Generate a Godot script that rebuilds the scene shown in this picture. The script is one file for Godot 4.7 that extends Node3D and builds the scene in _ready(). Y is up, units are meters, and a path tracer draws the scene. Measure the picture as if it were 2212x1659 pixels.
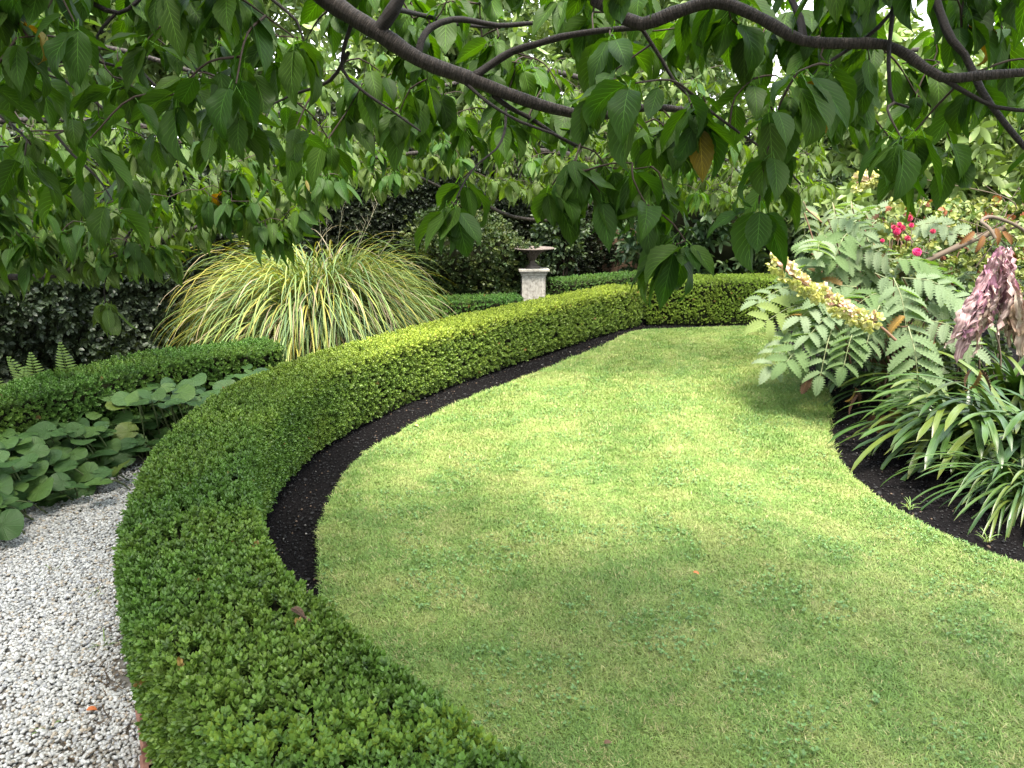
extends Node3D

# The photograph measured on a 2212 x 1659 grid; F is its focal length there.
const F := 1580.0
const CAM := Vector3(0, 1.5, 0)
var pitch := deg_to_rad(14.6)
var rng := RandomNumberGenerator.new()
var noise := FastNoiseLite.new()
var fine := FastNoiseLite.new()
var M := {}
var lawn_outline := PackedVector2Array()
var path_outline := PackedVector2Array()


# ---------------------------------------------------------------- geometry helpers
func ray(px: float, py: float) -> Vector3:
	return Vector3((px - 1106.0) / F, -(py - 829.5) / F, -1.0).rotated(Vector3.RIGHT, -pitch)

func at(px: float, py: float, depth: float) -> Vector3:      # a point at that depth from where the picture was taken
	return CAM + ray(px, py) * depth

func on(px: float, py: float, h: float = 0.0) -> Vector3:     # a point on the level plane at height h
	var d := ray(px, py)
	return CAM + d * ((h - CAM.y) / d.y)

func seen(p: Vector3) -> Vector3:
	var v := (p - CAM).rotated(Vector3.RIGHT, pitch)
	if v.z > -0.05:
		return Vector3(-9999, -9999, -1)
	return Vector3(1106.0 + F * v.x / -v.z, 829.5 - F * v.y / -v.z, -v.z)

func r(a: float, b: float) -> float:
	return rng.randf_range(a, b)

func rv(s: float = 1.0) -> Vector3:
	return Vector3(r(-s, s), r(-s, s), r(-s, s))

func curve_at(list: Array, x: float) -> float:                # piecewise linear through [x, y] pairs
	if x <= list[0][0]:
		return list[0][1]
	for i in range(1, list.size()):
		if x <= list[i][0]:
			var t: float = (x - list[i - 1][0]) / (list[i][0] - list[i - 1][0])
			return lerpf(list[i - 1][1], list[i][1], t)
	return list[-1][1]

func spline(pts: Array, step: float) -> PackedVector3Array:   # a smooth curve through the points
	var out := PackedVector3Array()
	for i in range(pts.size() - 1):
		var a: Vector3 = pts[maxi(i - 1, 0)]
		var b: Vector3 = pts[i]
		var c: Vector3 = pts[i + 1]
		var d: Vector3 = pts[mini(i + 2, pts.size() - 1)]
		var len := b.distance_to(c)
		var n := maxi(1, int(ceil(len / step)))
		var tb := ((b - a).normalized() + (c - b).normalized()) * 0.5 * len
		var tc := ((c - b).normalized() + (d - c).normalized()) * 0.5 * len
		if i == 0:
			tb = c - b
		if i == pts.size() - 2:
			tc = c - b
		for k in n:
			var t := float(k) / n
			var t2 := t * t
			var t3 := t2 * t
			out.append(b * (2.0 * t3 - 3.0 * t2 + 1.0) + tb * (t3 - 2.0 * t2 + t) + c * (3.0 * t2 - 2.0 * t3) + tc * (t3 - t2))
	out.append(pts[-1])
	return out

func frame(y: Vector3, n: Vector3) -> Basis:                  # long axis y, face towards n
	y = y.normalized()
	var x := y.cross(n)
	if x.length() < 0.001:
		x = y.cross(Vector3(0.31, 0.7, 0.64))
	x = x.normalized()
	return Basis(x, y, x.cross(y).normalized())

class Acc:
	var v := PackedVector3Array()
	var n := PackedVector3Array()
	var uv := PackedVector2Array()
	var idx := PackedInt32Array()

	func grid(rows: Array, closed := false) -> void:
		var first := v.size()
		var nr := rows.size()
		var nc: int = rows[0].size()
		for i in nr:
			var row: PackedVector3Array = rows[i]
			var up: PackedVector3Array = rows[mini(i + 1, nr - 1)]
			var dn: PackedVector3Array = rows[maxi(i - 1, 0)]
			for j in nc:
				var jl := j - 1
				var jr := j + 1
				if closed:
					jl = (j - 1 + nc - 1) % (nc - 1)
					jr = (j + 1) % (nc - 1)
				else:
					jl = maxi(jl, 0)
					jr = mini(jr, nc - 1)
				var nn := (row[jr] - row[jl]).cross(up[j] - dn[j])
				n.append(nn.normalized() if nn.length_squared() > 1e-18 else Vector3.UP)
				v.append(row[j])
				uv.append(Vector2(float(j) / (nc - 1), float(i) / (nr - 1)))
		for i in nr - 1:
			for j in nc - 1:
				var a := first + i * nc + j
				idx.append_array(PackedInt32Array([a, a + nc, a + 1, a + 1, a + nc, a + nc + 1]))

	func tube(p: PackedVector3Array, r0: float, r1: float, sides := 6, rough := 0.0) -> void:
		var rows := []
		var ref := Vector3(0.27, 0.91, 0.31)
		for i in p.size():
			var t := (p[mini(i + 1, p.size() - 1)] - p[maxi(i - 1, 0)]).normalized()
			var x := t.cross(ref)
			if x.length() < 0.05:
				x = t.cross(Vector3.RIGHT)
			x = x.normalized()
			var y := x.cross(t)
			var rad := lerpf(r0, r1, float(i) / maxi(1, p.size() - 1))
			if rough > 0.0:
				rad *= 1.0 + rough * sin(i * 2.3 + p[i].x * 40.0) * cos(i * 1.1)
			var row := PackedVector3Array()
			for k in sides + 1:
				var a := TAU * (k % sides) / sides
				row.append(p[i] + (x * cos(a) + y * sin(a)) * rad)
			rows.append(row)
		grid(rows, true)

	func box(c: Vector3, s: Vector3, bevel := 0.004) -> void:      # bevelled block
		var h := s * 0.5
		var b := minf(bevel, minf(h.x, minf(h.y, h.z)) * 0.6)
		var ring := func(x: float, z: float, y: float) -> PackedVector3Array:
			var o := PackedVector3Array()
			for q in [Vector2(1, 1), Vector2(-1, 1), Vector2(-1, -1), Vector2(1, -1)]:
				o.append(c + Vector3(q.x * x, y, q.y * z))
			o.append(o[0])
			return o
		var levels := [[0.0, -h.y], [h.x - b, -h.y], [h.x, -h.y + b], [h.x, h.y - b], [h.x - b, h.y], [0.0, h.y]]
		for i in levels.size() - 1:
			var lo: Array = levels[i]
			var hi: Array = levels[i + 1]
			var a: PackedVector3Array = ring.call(lo[0], maxf(0.0, lo[0] + h.z - h.x) if lo[0] > 0 else 0.0, lo[1])
			var d: PackedVector3Array = ring.call(hi[0], maxf(0.0, hi[0] + h.z - h.x) if hi[0] > 0 else 0.0, hi[1])
			for k in 4:
				grid([PackedVector3Array([a[k], a[k + 1]]), PackedVector3Array([d[k], d[k + 1]])])

	func xf(other: Acc, t: Transform3D) -> void:                   # another shape, placed
		var first := v.size()
		for i in other.v.size():
			v.append(t * other.v[i])
			n.append((t.basis * other.n[i]).normalized())
		uv.append_array(other.uv)
		for k in other.idx:
			idx.append(first + k)

	func mesh() -> ArrayMesh:
		var a := []
		a.resize(Mesh.ARRAY_MAX)
		a[Mesh.ARRAY_VERTEX] = v
		a[Mesh.ARRAY_NORMAL] = n
		a[Mesh.ARRAY_TEX_UV] = uv
		a[Mesh.ARRAY_INDEX] = idx
		var m := ArrayMesh.new()
		m.add_surface_from_arrays(Mesh.PRIMITIVE_TRIANGLES, a)
		return m


# ---------------------------------------------------------------- nodes, labels, materials
func thing(called: String, label: String, category: String, where := Vector3.ZERO, group := "") -> Node3D:
	var o := Node3D.new()
	o.name = called
	add_child(o, true)
	o.position = where
	tag(o, label, category, group)
	return o

func tag(o: Node, label: String, category: String, group := "") -> void:
	o.set_meta("label", label)
	o.set_meta("category", category)
	if group != "":
		o.set_meta("group", group)

func part(called: String, mesh: Mesh, m: Material, parent: Node = self, t := Transform3D.IDENTITY) -> MeshInstance3D:
	var o := MeshInstance3D.new()
	o.name = called
	o.mesh = mesh
	o.material_override = m
	parent.add_child(o, true)
	o.transform = t
	return o

func structure(called: String, mesh: Mesh, m: Material) -> MeshInstance3D:
	var o := part(called, mesh, m)
	o.set_meta("kind", "structure")
	return o

func many(called: String, mesh: Mesh, m: Material, where: Array, tints: Array, parent: Node = self) -> void:
	if where.is_empty():
		return
	var mm := MultiMesh.new()
	mm.transform_format = MultiMesh.TRANSFORM_3D
	mm.use_colors = true
	mm.mesh = mesh
	mm.instance_count = where.size()
	for i in where.size():
		mm.set_instance_transform(i, where[i])
		mm.set_instance_color(i, tints[i])
	var o := MultiMeshInstance3D.new()
	o.name = called
	o.multimesh = mm
	o.material_override = m
	o.set_meta("kind", "stuff")
	parent.add_child(o, true)

func sorted_many(called: String, meshes: Array, m: Material, where: Array, tints: Array, parent: Node = self) -> void:
	var n := meshes.size()                                     # spreads the copies over the variants
	for k in n:
		var w := []
		var c := []
		for i in range(k, where.size(), n):
			w.append(where[i])
			c.append(tints[i])
		many(called, meshes[k], m, w, c, parent)

func lin(x: float, y: float, z: float) -> Color:
	return Color(x, y, z).linear_to_srgb()

func mat(c: Color, rough := 0.7, opt := {}) -> StandardMaterial3D:
	var m := StandardMaterial3D.new()
	m.albedo_color = c
	m.roughness = rough
	m.metallic_specular = opt.get("spec", 0.4)
	m.cull_mode = BaseMaterial3D.CULL_DISABLED
	if opt.has("through"):
		m.backlight_enabled = true
		m.backlight = opt.through
	if opt.has("tex"):
		m.albedo_texture = opt.tex
	if opt.has("tinted"):
		m.vertex_color_use_as_albedo = true
	if opt.has("height"):
		m.heightmap_enabled = true
		m.heightmap_texture = opt.height
		m.heightmap_scale = opt.relief
	if opt.has("tri"):
		m.uv1_triplanar = true
		m.uv1_world_triplanar = true
		m.uv1_scale = Vector3.ONE * float(opt.tri)
	return m

func noise_tex(freq: float, low: Color, high: Color, size := 512, octaves := 5, seed_ := 3, mid = null) -> ImageTexture:
	var f := FastNoiseLite.new()
	f.seed = seed_
	f.frequency = freq
	f.fractal_octaves = octaves
	var im := f.get_seamless_image(size, size)
	im.convert(Image.FORMAT_RGB8)
	var g := Gradient.new()
	g.set_color(0, low)
	g.set_color(1, high)
	if mid != null:
		g.add_point(0.5, mid)
	var out := Image.create(size, size, false, Image.FORMAT_RGB8)
	for y in size:
		for x in size:
			out.set_pixel(x, y, g.sample(im.get_pixel(x, y).r))
	return ImageTexture.create_from_image(out)

func vein_image(w: int, h: int, count: float, slant: float, base: float, sharp: float) -> Image:   # pinnate veins: 0 blade, 1 vein
	var im := Image.create(w, h, false, Image.FORMAT_RGB8)
	for y in h:
		var v := float(y) / h
		for x in w:
			var u := absf(float(x) + 0.5 - w * 0.5) / (w * 0.5)
			var ph := v * count - slant * pow(u, 0.9)
			var d := absf(ph - round(ph)) * 2.0
			var k := clampf(1.0 - d * sharp, 0.0, 1.0) * clampf(1.15 - u, 0.0, 1.0)
			k = maxf(k, clampf(1.0 - u * 22.0, 0.0, 1.0))
			var ph2 := ph * 5.0 + u * 3.0
			var small := clampf(1.0 - absf(ph2 - round(ph2)) * 6.0, 0.0, 1.0) * 0.1
			var q := base + (1.0 - base) * clampf(k + small, 0.0, 1.0)
			im.set_pixel(x, y, Color(q, q, q))
	return im

func palmate_image(s: int, base: float) -> Image:              # veins that run out from the stalk, for the round leaves
	var im := Image.create(s, s, false, Image.FORMAT_RGB8)
	for y in s:
		var rad := float(y) / s
		for x in s:
			var a := float(x) / s * 11.0
			var d := absf(a - round(a))
			var k := clampf(1.0 - d * (5.0 + 26.0 * rad), 0.0, 1.0) * (1.0 - 0.5 * rad)
			var b := absf(a * 2.0 + rad * 6.0 - round(a * 2.0 + rad * 6.0))
			k = maxf(k, clampf(1.0 - b * 14.0, 0.0, 1.0) * 0.25)
			var q := base + (1.0 - base) * k
			im.set_pixel(x, y, Color(q, q, q))
	return im


# ---------------------------------------------------------------- leaf shapes
func blade(L: float, W: float, o := {}) -> Acc:                # base at the origin, along +Y, face to +Z
	var segs: int = o.get("segs", 6)
	var cols: int = o.get("cols", 2)                           # cells each side of the midrib
	var fold: float = o.get("fold", 0.25)
	var curl: float = o.get("curl", 0.5)
	var stalk: float = o.get("stalk", 0.0)
	var teeth: float = o.get("teeth", 0.0)
	var widest: float = o.get("widest", 0.42)
	var sharp: float = o.get("sharp", 1.0)
	var sway: float = o.get("sway", 0.0)
	var wave: float = o.get("wave", 0.0)
	var a := Acc.new()
	var rows := []
	var p := Vector3.ZERO
	var ang := 0.0
	if stalk > 0.0:
		var st := []
		for i in 3:
			var y := -stalk + stalk * i / 2.0
			st.append(PackedVector3Array([Vector3(-0.0012, y, 0), Vector3(0.0, y, 0.0012), Vector3(0.0012, y, 0)]))
		a.grid(st)
		for i in a.uv.size():
			a.uv[i] = Vector2(0.5, 0.02)
	for i in segs + 1:
		var t := float(i) / segs
		var w: float
		if t < widest:
			w = sqrt(maxf(0.0, 1.0 - pow(1.0 - t / widest, 2.0)))
		else:
			var q := (t - widest) / (1.0 - widest)
			w = pow(maxf(0.0, 1.0 - q * q), sharp) * (1.0 - 0.12 * q)
		w = maxf(w, 0.012) * W * 0.5
		if teeth > 0.0 and i > 0 and i < segs:
			w *= 1.0 + (teeth if i % 2 == 0 else -teeth)
		ang = curl * t * t
		if i > 0:
			p += Vector3(sway * L / segs * (t - 0.3), cos(ang), -sin(ang)).normalized() * (L / segs)
		var row := PackedVector3Array()
		for j in range(-cols, cols + 1):
			var u := float(j) / cols
			var lift := absf(u) * fold * w + wave * W * sin(t * 14.0 + u * 2.0) * u * u
			row.append(p + Vector3(u * w, lift * sin(ang), lift * cos(ang)))
		rows.append(row)
	a.grid(rows)
	return a

func strap(L: float, W: float, lean0: float, lean1: float, segs := 9, fold := 0.3, pw := 1.3, tip := 0.35) -> Acc:   # a long leaf that arches over towards +Z
	var a := Acc.new()
	var rows := []
	var p := Vector3.ZERO
	for i in segs + 1:
		var t := float(i) / segs
		var ang := lerpf(lean0, lean1, pow(t, pw))
		if i > 0:
			p += Vector3(0, cos(ang), sin(ang)) * (L / segs)
		var w := W * 0.5 * clampf(0.55 + t * 2.0, 0.0, 1.0)
		if t > 1.0 - tip:
			w *= sqrt(maxf(0.004, 1.0 - pow((t - 1.0 + tip) / tip, 2.0)))
		var up := Vector3(0, sin(ang), -cos(ang)) * fold * w
		rows.append(PackedVector3Array([p + Vector3(-w, 0, 0) + up, p, p + Vector3(w, 0, 0) + up]))
	a.grid(rows)
	return a

func round_leaf(R: float, k: int) -> ArrayMesh:                # kidney-shaped, with a notch where the stalk joins
	var rows := []
	var ph := k * 1.7
	for i in 7:
		var q := float(i) / 6.0
		var row := PackedVector3Array()
		for j in 29:
			var a := lerpf(0.16, TAU - 0.16, j / 28.0)
			var rad := R * q * (1.0 + 0.05 * sin(a * 3.0 + ph) + 0.018 * sin(a * 11.0 + ph)) * (1.0 - 0.12 * cos(a) * q)
			var y := R * (0.30 * q * q * sin(a * 0.5) * 0.5 + 0.09 * q * q * sin(a * 2.0 + ph) + 0.035 * q * q * sin(a * 5.0 + ph * 2.0) - 0.10 * q * q * q)
			row.append(Vector3(sin(a) * rad, y, -cos(a) * rad + R * 0.15 * q))
		rows.append(row)
	var acc := Acc.new()
	acc.grid(rows)
	for i in 7:
		for j in 29:
			acc.uv[i * 29 + j] = Vector2(j / 28.0, i / 6.0)
	return acc.mesh()

func pebble_mesh(k: int) -> ArrayMesh:
	var a := Acc.new()
	var rows := []
	for i in 7:
		var th := PI * i / 6.0
		var row := PackedVector3Array()
		for j in 11:
			var ph := TAU * (j % 10) / 10.0
			var d := Vector3(sin(th) * cos(ph), cos(th), sin(th) * sin(ph))
			var q := 1.0 + 0.22 * noise.get_noise_3dv(d * 22.0 + Vector3(k * 40.0, 0, 0))
			row.append(d * q * Vector3(1.0, 0.62, 0.74))
		rows.append(row)
	a.grid(rows, true)
	return a.mesh()

func lumpy(rx: float, ry: float, rz: float, amp: float, k: int, n := 22) -> ArrayMesh:
	var a := Acc.new()
	var rows := []
	for i in n + 1:
		var th := PI * i / n
		var row := PackedVector3Array()
		for j in n * 2 + 1:
			var ph := TAU * (j % (n * 2)) / (n * 2.0)
			var d := Vector3(sin(th) * cos(ph), cos(th), sin(th) * sin(ph))
			var q := 1.0 + amp * noise.get_noise_3dv(d * 9.0 + Vector3(k * 31.0, 5, 0))
			row.append(d * q * Vector3(rx, ry, rz))
		rows.append(row)
	a.grid(rows, true)
	return a.mesh()

func in_lawn(x: float, z: float) -> bool:
	return Geometry2D.is_point_in_polygon(Vector2(x, z), lawn_outline)


# ---------------------------------------------------------------- the scene
func _ready() -> void:
	rng.seed = 20240611
	noise.seed = 7
	noise.frequency = 0.05
	noise.fractal_octaves = 3
	fine.seed = 11
	fine.frequency = 0.4
	fine.fractal_octaves = 3
	camera_and_light()
	materials()
	ground_and_lawn()
	gravel_path()
	hedges()
	back_walls()
	background_trees()
	urn_and_pedestal()
	tussock()
	round_leaved_bed()
	ferns()
	right_border()
	cherry_trees()
	small_things()


func camera_and_light() -> void:
	var cam := Camera3D.new()
	cam.name = "camera"
	cam.fov = rad_to_deg(2.0 * atan(829.5 / F))
	cam.near = 0.05
	cam.far = 400.0
	cam.position = CAM
	cam.rotation.x = -pitch
	add_child(cam)
	cam.current = true
	var sky_mat := ProceduralSkyMaterial.new()
	sky_mat.sky_top_color = Color(0.78, 0.85, 0.93)
	sky_mat.sky_horizon_color = Color(0.97, 0.97, 0.96)
	sky_mat.sky_curve = 0.18
	sky_mat.sky_energy_multiplier = 1.0
	sky_mat.ground_bottom_color = Color(0.25, 0.27, 0.2)
	sky_mat.ground_horizon_color = Color(0.6, 0.63, 0.6)
	sky_mat.sun_angle_max = 20.0
	var f := FastNoiseLite.new()
	f.seed = 5
	f.frequency = 0.006
	f.fractal_octaves = 5
	var cover := Image.create(512, 256, false, Image.FORMAT_RGBA8)
	for y in 256:
		for x in 512:
			var a := TAU * x / 512.0
			var el := PI * (0.5 - y / 256.0)
			var q := f.get_noise_3d(cos(a) * cos(el) * 150.0, sin(el) * 260.0, sin(a) * cos(el) * 150.0)
			var k := clampf(q * 2.2 + 0.45, 0.0, 1.0)
			cover.set_pixel(x, y, Color(1, 1, 1, k * 0.55))
	sky_mat.sky_cover = ImageTexture.create_from_image(cover)
	var sky := Sky.new()
	sky.sky_material = sky_mat
	var env := Environment.new()
	env.background_mode = Environment.BG_SKY
	env.sky = sky
	env.tonemap_mode = Environment.TONE_MAPPER_LINEAR
	env.tonemap_exposure = 3.6
	env.sdfgi_enabled = true
	env.ssao_enabled = true
	env.ssil_enabled = true
	var we := WorldEnvironment.new()
	we.name = "environment"
	we.environment = env
	add_child(we)
	var sun := DirectionalLight3D.new()
	sun.name = "sun"
	sun.light_color = Color(1.0, 0.97, 0.92)
	sun.light_energy = 1.3
	sun.light_angular_distance = 22.0
	sun.shadow_enabled = true
	add_child(sun)
	sun.look_at_from_position(Vector3(0.5, 6.5, 2.1), Vector3.ZERO)


func materials() -> void:
	var v := vein_image(192, 384, 9.0, 3.0, 0.60, 6.0)
	var vh := vein_image(192, 384, 11.0, 3.0, 0.0, 2.2)
	M.vein = ImageTexture.create_from_image(v)
	M.vein_height = ImageTexture.create_from_image(vh)
	M.vein_soft = ImageTexture.create_from_image(vein_image(64, 128, 7.0, 2.2, 0.84, 4.0))
	M.cherry = mat(Color.WHITE, 0.5, {"spec": 0.3, "through": Color(0.92, 1.0, 0.27), "tex": M.vein, "tinted": true, "height": M.vein_height, "relief": 0.05})
	M.cherry_parts = []
	for c in [[0.13, 0.29, 0.05], [0.155, 0.33, 0.055], [0.105, 0.25, 0.045], [0.20, 0.38, 0.065], [0.14, 0.29, 0.06]]:
		M.cherry_parts.append(mat(lin(c[0], c[1], c[2]), 0.5, {"spec": 0.3, "through": Color(0.92, 1.0, 0.27), "tex": M.vein, "height": M.vein_height, "relief": 0.05}))
	M.cherry_yellow = mat(lin(0.5, 0.42, 0.03), 0.5, {"through": Color(1.0, 0.8, 0.2), "tex": M.vein})
	M.bark = mat(Color.WHITE, 0.75, {"tex": noise_tex(0.02, lin(0.008, 0.006, 0.005), lin(0.085, 0.068, 0.06), 256, 4, 9), "height": noise_tex(0.03, Color.BLACK, Color.WHITE, 256, 4, 19), "relief": 0.5})
	M.bark.uv1_scale = Vector3(0.35, 42.0, 1.0)
	M.twig = mat(lin(0.04, 0.027, 0.02), 0.85)
	M.box = mat(Color.WHITE, 0.42, {"through": Color(0.55, 0.6, 0.2), "tinted": true})
	M.box_parts = []
	for c in [[0.08, 0.155, 0.028], [0.095, 0.18, 0.031], [0.062, 0.13, 0.024], [0.115, 0.19, 0.032]]:
		M.box_parts.append(mat(lin(c[0], c[1], c[2]), 0.42, {"through": Color(0.55, 0.6, 0.2)}))
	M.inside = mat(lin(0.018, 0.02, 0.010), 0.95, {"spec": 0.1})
	M.leaf = mat(Color.WHITE, 0.45, {"through": Color(0.6, 0.65, 0.2), "tinted": true})
	M.dull = mat(Color.WHITE, 0.7, {"tinted": true})
	M.glossy = mat(Color.WHITE, 0.3, {"tinted": true, "spec": 0.5})


# ---------------------------------------------------------------- ground, soil, lawn
func ground_and_lawn() -> void:
	var g := PlaneMesh.new()
	g.size = Vector2(300, 300)
	var gm := mat(Color.WHITE, 0.95, {"tex": noise_tex(0.02, lin(0.02, 0.016, 0.012), lin(0.06, 0.055, 0.03), 256, 4, 4), "tri": 0.6, "spec": 0.1})
	var go := structure("ground", g, gm)
	go.position.y = -0.06
	# lawn outline, clockwise from the near left
	var left := [Vector2(0.75, 1.5), Vector2(0.7, -0.5), Vector2(0.35, -1.05), Vector2(0.02, -1.45), Vector2(-0.33, -1.85), Vector2(-0.60, -2.22)]
	for q in [[700, 1265], [695, 1200], [705, 1130], [740, 1050], [800, 985], [900, 925], [1000, 875], [1150, 815], [1300, 755], [1390, 718], [1500, 713], [1640, 711]]:
		var p := on(q[0], q[1])
		left.append(Vector2(p.x, p.z))
	for q in [[1690, 740], [1700, 775], [1770, 835], [1790, 890], [1780, 940], [1810, 1010], [1900, 1090], [2000, 1150], [2100, 1195], [2212, 1235]]:
		var p := on(q[0], q[1])
		left.append(Vector2(p.x, p.z))
	left.append_array([Vector2(2.7, -2.3), Vector2(3.5, -2.0), Vector2(4.6, -1.9), Vector2(4.6, 1.5)])
	var as3 := []
	for q in left:
		as3.append(Vector3(q.x, 0, q.y))
	for p in spline(as3, 0.12):
		lawn_outline.append(Vector2(p.x, p.z) + Vector2(fine.get_noise_2d(p.x * 9.0, p.z * 9.0), fine.get_noise_2d(p.z * 9.0, p.x * 9.0 + 50.0)) * 0.018)
	# soil: one uneven sheet under beds and hedges
	var soil := Acc.new()
	var rows := []
	for i in 210:
		var row := PackedVector3Array()
		for j in 170:
			var x := -2.0 + j * 0.045
			var z := -10.0 + i * 0.045
			var lump := fine.get_noise_2d(x * 5.0, z * 5.0) * 0.014 + fine.get_noise_2d(x * 22.0, z * 22.0) * 0.009
			row.append(Vector3(x, -0.012 + lump * (0.15 if in_lawn(x, z) else 1.0), z))
		rows.append(row)
	soil.grid(rows)
	var sm := mat(Color.WHITE, 0.95, {"tex": noise_tex(0.035, lin(0.003, 0.0028, 0.003), lin(0.014, 0.0125, 0.0125), 512, 5, 31), "tri": 2.2, "spec": 0.12, "height": noise_tex(0.06, Color.BLACK, Color.WHITE, 512, 5, 33), "relief": 0.9})
	structure("garden_soil", soil.mesh(), sm)
	# lawn sheet with a cut edge
	var turf := Acc.new()
	var idx := Geometry2D.triangulate_polygon(lawn_outline)
	for p in lawn_outline:
		turf.v.append(Vector3(p.x, 0.022, p.y))
		turf.n.append(Vector3.UP)
		turf.uv.append(p)
	turf.idx = idx
	var lo := PackedVector3Array()
	var hi := PackedVector3Array()
	for p in lawn_outline:
		lo.append(Vector3(p.x, -0.03, p.y))
		hi.append(Vector3(p.x, 0.022, p.y))
	turf.grid([lo, hi])
	var tm := mat(Color.WHITE, 0.9, {"tex": noise_tex(0.03, lin(0.05, 0.06, 0.018), lin(0.13, 0.15, 0.05), 512, 5, 40, lin(0.085, 0.11, 0.03)), "tri": 1.1, "spec": 0.15, "height": noise_tex(0.1, Color.BLACK, Color.WHITE, 256, 4, 43), "relief": 0.8})
	structure("lawn", turf.mesh(), tm)
	# grass: tufts of short blades
	var tufts := []
	for k in 6:
		var a := Acc.new()
		var far_kind := k >= 3
		for b in 16:
			var bl := strap(r(0.014, 0.030) * (1.15 if far_kind else 1.0), r(0.0018, 0.0030) * (1.35 if far_kind else 1.0), r(0.0, 0.6), r(0.6, 1.7), 2, 0.2, 1.0, 0.6)
			a.xf(bl, Transform3D(Basis(Vector3.UP, r(0, TAU)), Vector3(r(-0.024, 0.024), 0, r(-0.024, 0.024)) * (1.6 if far_kind else 1.0)))
		tufts.append(a.mesh())
	var where := []
	var tint := []
	var where2 := []
	var tint2 := []
	for i in 330000:
		var far_off := i % 3 == 0
		var z := -r(4.0, 8.6) if far_off else -sqrt(r(1.7, 22.0))
		var x := r(-1.1, 3.2)
		var s := seen(Vector3(x, 0, z))
		if s.x < -60.0 or s.x > 2280.0 or s.y > 1720.0:
			if rng.randf() > 0.05:
				continue
		if not in_lawn(x, z):
			continue
		var patch := noise.get_noise_2d(x * 32.0, z * 32.0 + 30.0)
		var patch2 := noise.get_noise_2d(x * 110.0 + 99.0, z * 110.0)
		var q := r(0.72, 1.28)
		var c := Color(0.18, 0.268, 0.06)
		var straw := clampf(patch * 0.9 + patch2 * 1.1 + 0.04, 0.0, 0.8)
		var deep := clampf(-patch * 0.8 - patch2 * 0.9, 0.0, 0.6)
		c = c.lerp(Color(0.33, 0.33, 0.12), straw * 0.6)
		c = c.lerp(Color(0.105, 0.205, 0.045), deep)
		if rng.randf() < 0.10:
			c = c.lerp(Color(0.42, 0.36, 0.18), 0.7)
		var sc := r(0.75, 1.2)
		var band := 1.0 if int(floor((x - 0.10 * (z + 4.5) * (z + 4.5)) / 0.45 + 50.0)) % 2 == 0 else -1.0   # the mower went up and down
		var bs := Basis(Vector3.RIGHT, band * 0.035 - 0.03) * Basis(Vector3.UP, r(0, TAU)) * Basis(Vector3.RIGHT, r(-0.2, 0.2))
		var tr := Transform3D(bs.scaled(Vector3(sc, sc * r(0.5, 0.85) * (1.0 + deep * 0.3), sc)), Vector3(x, 0.018, z))
		if far_off:
			where2.append(tr)
			tint2.append(Color(c.r * q, c.g * q, c.b * q))
		else:
			where.append(tr)
			tint.append(Color(c.r * q, c.g * q, c.b * q))
	# a fringe along the cut edge
	for i in lawn_outline.size():
		var p := lawn_outline[i]
		if p.y > -1.2:
			continue
		for k in 9:
			var pos := Vector3(p.x + r(-0.07, 0.07), r(0.005, 0.02), p.y + r(-0.07, 0.07))
			if in_lawn(pos.x + r(-0.01, 0.01), pos.z):
				where.append(Transform3D(Basis(Vector3.UP, r(0, TAU)) * Basis(Vector3.RIGHT, r(-0.5, 0.5)), pos))
				var q := r(0.8, 1.3)
				tint.append(Color(0.16 * q, 0.255 * q, 0.05 * q))
	var grass := Node3D.new()
	grass.name = "lawn_grass"
	add_child(grass)
	grass.set_meta("kind", "stuff")
	grass.set_meta("label", "short mown grass of the curved lawn, green with straw patches")
	grass.set_meta("category", "grass")
	M.grass = mat(Color.WHITE, 0.55, {"through": Color(0.5, 0.55, 0.2), "tinted": true})
	sorted_many("grass_blades", tufts.slice(0, 3), M.grass, where, tint, grass)
	sorted_many("far_grass_blades", tufts.slice(3), M.grass, where2, tint2, grass)
	# clover among the grass
	var cl := Acc.new()
	for k in 3:
		var lf := blade(0.009, 0.009, {"segs": 4, "cols": 1, "fold": 0.25, "curl": 0.5, "widest": 0.6, "sharp": 0.4})
		cl.xf(lf, Transform3D(Basis(Vector3.UP, TAU * k / 3.0) * Basis(Vector3.RIGHT, 1.25), Vector3(0, 0.030, 0)))
	cl.tube(PackedVector3Array([Vector3.ZERO, Vector3(0, 0.03, 0)]), 0.0006, 0.0005, 3)
	where = []
	tint = []
	for i in 26000:
		var d := r(1.4, 6.5)
		var x := r(-1.0, 3.4)
		if not in_lawn(x, -d) or noise.get_noise_2d(x * 38.0 + 400.0, d * 38.0) < 0.13:
			continue
		var q := r(0.8, 1.35)
		where.append(Transform3D(Basis(Vector3.UP, r(0, TAU)).scaled(Vector3.ONE * r(0.55, 1.0)), Vector3(x, r(0.006, 0.02), -d)))
		tint.append(Color(0.115 * q, 0.21 * q, 0.065 * q))
	var clover := Node3D.new()
	clover.name = "clover"
	add_child(clover)
	clover.set_meta("kind", "stuff")
	clover.set_meta("label", "small clover leaves scattered in patches through the lawn")
	clover.set_meta("category", "clover")
	many("clover_leaves", cl.mesh(), M.leaf, where, tint, clover)
	# crumbs of soil, bark and white grit on the bare beds
	where = []
	tint = []
	var pm := pebble_mesh(50)
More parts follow.
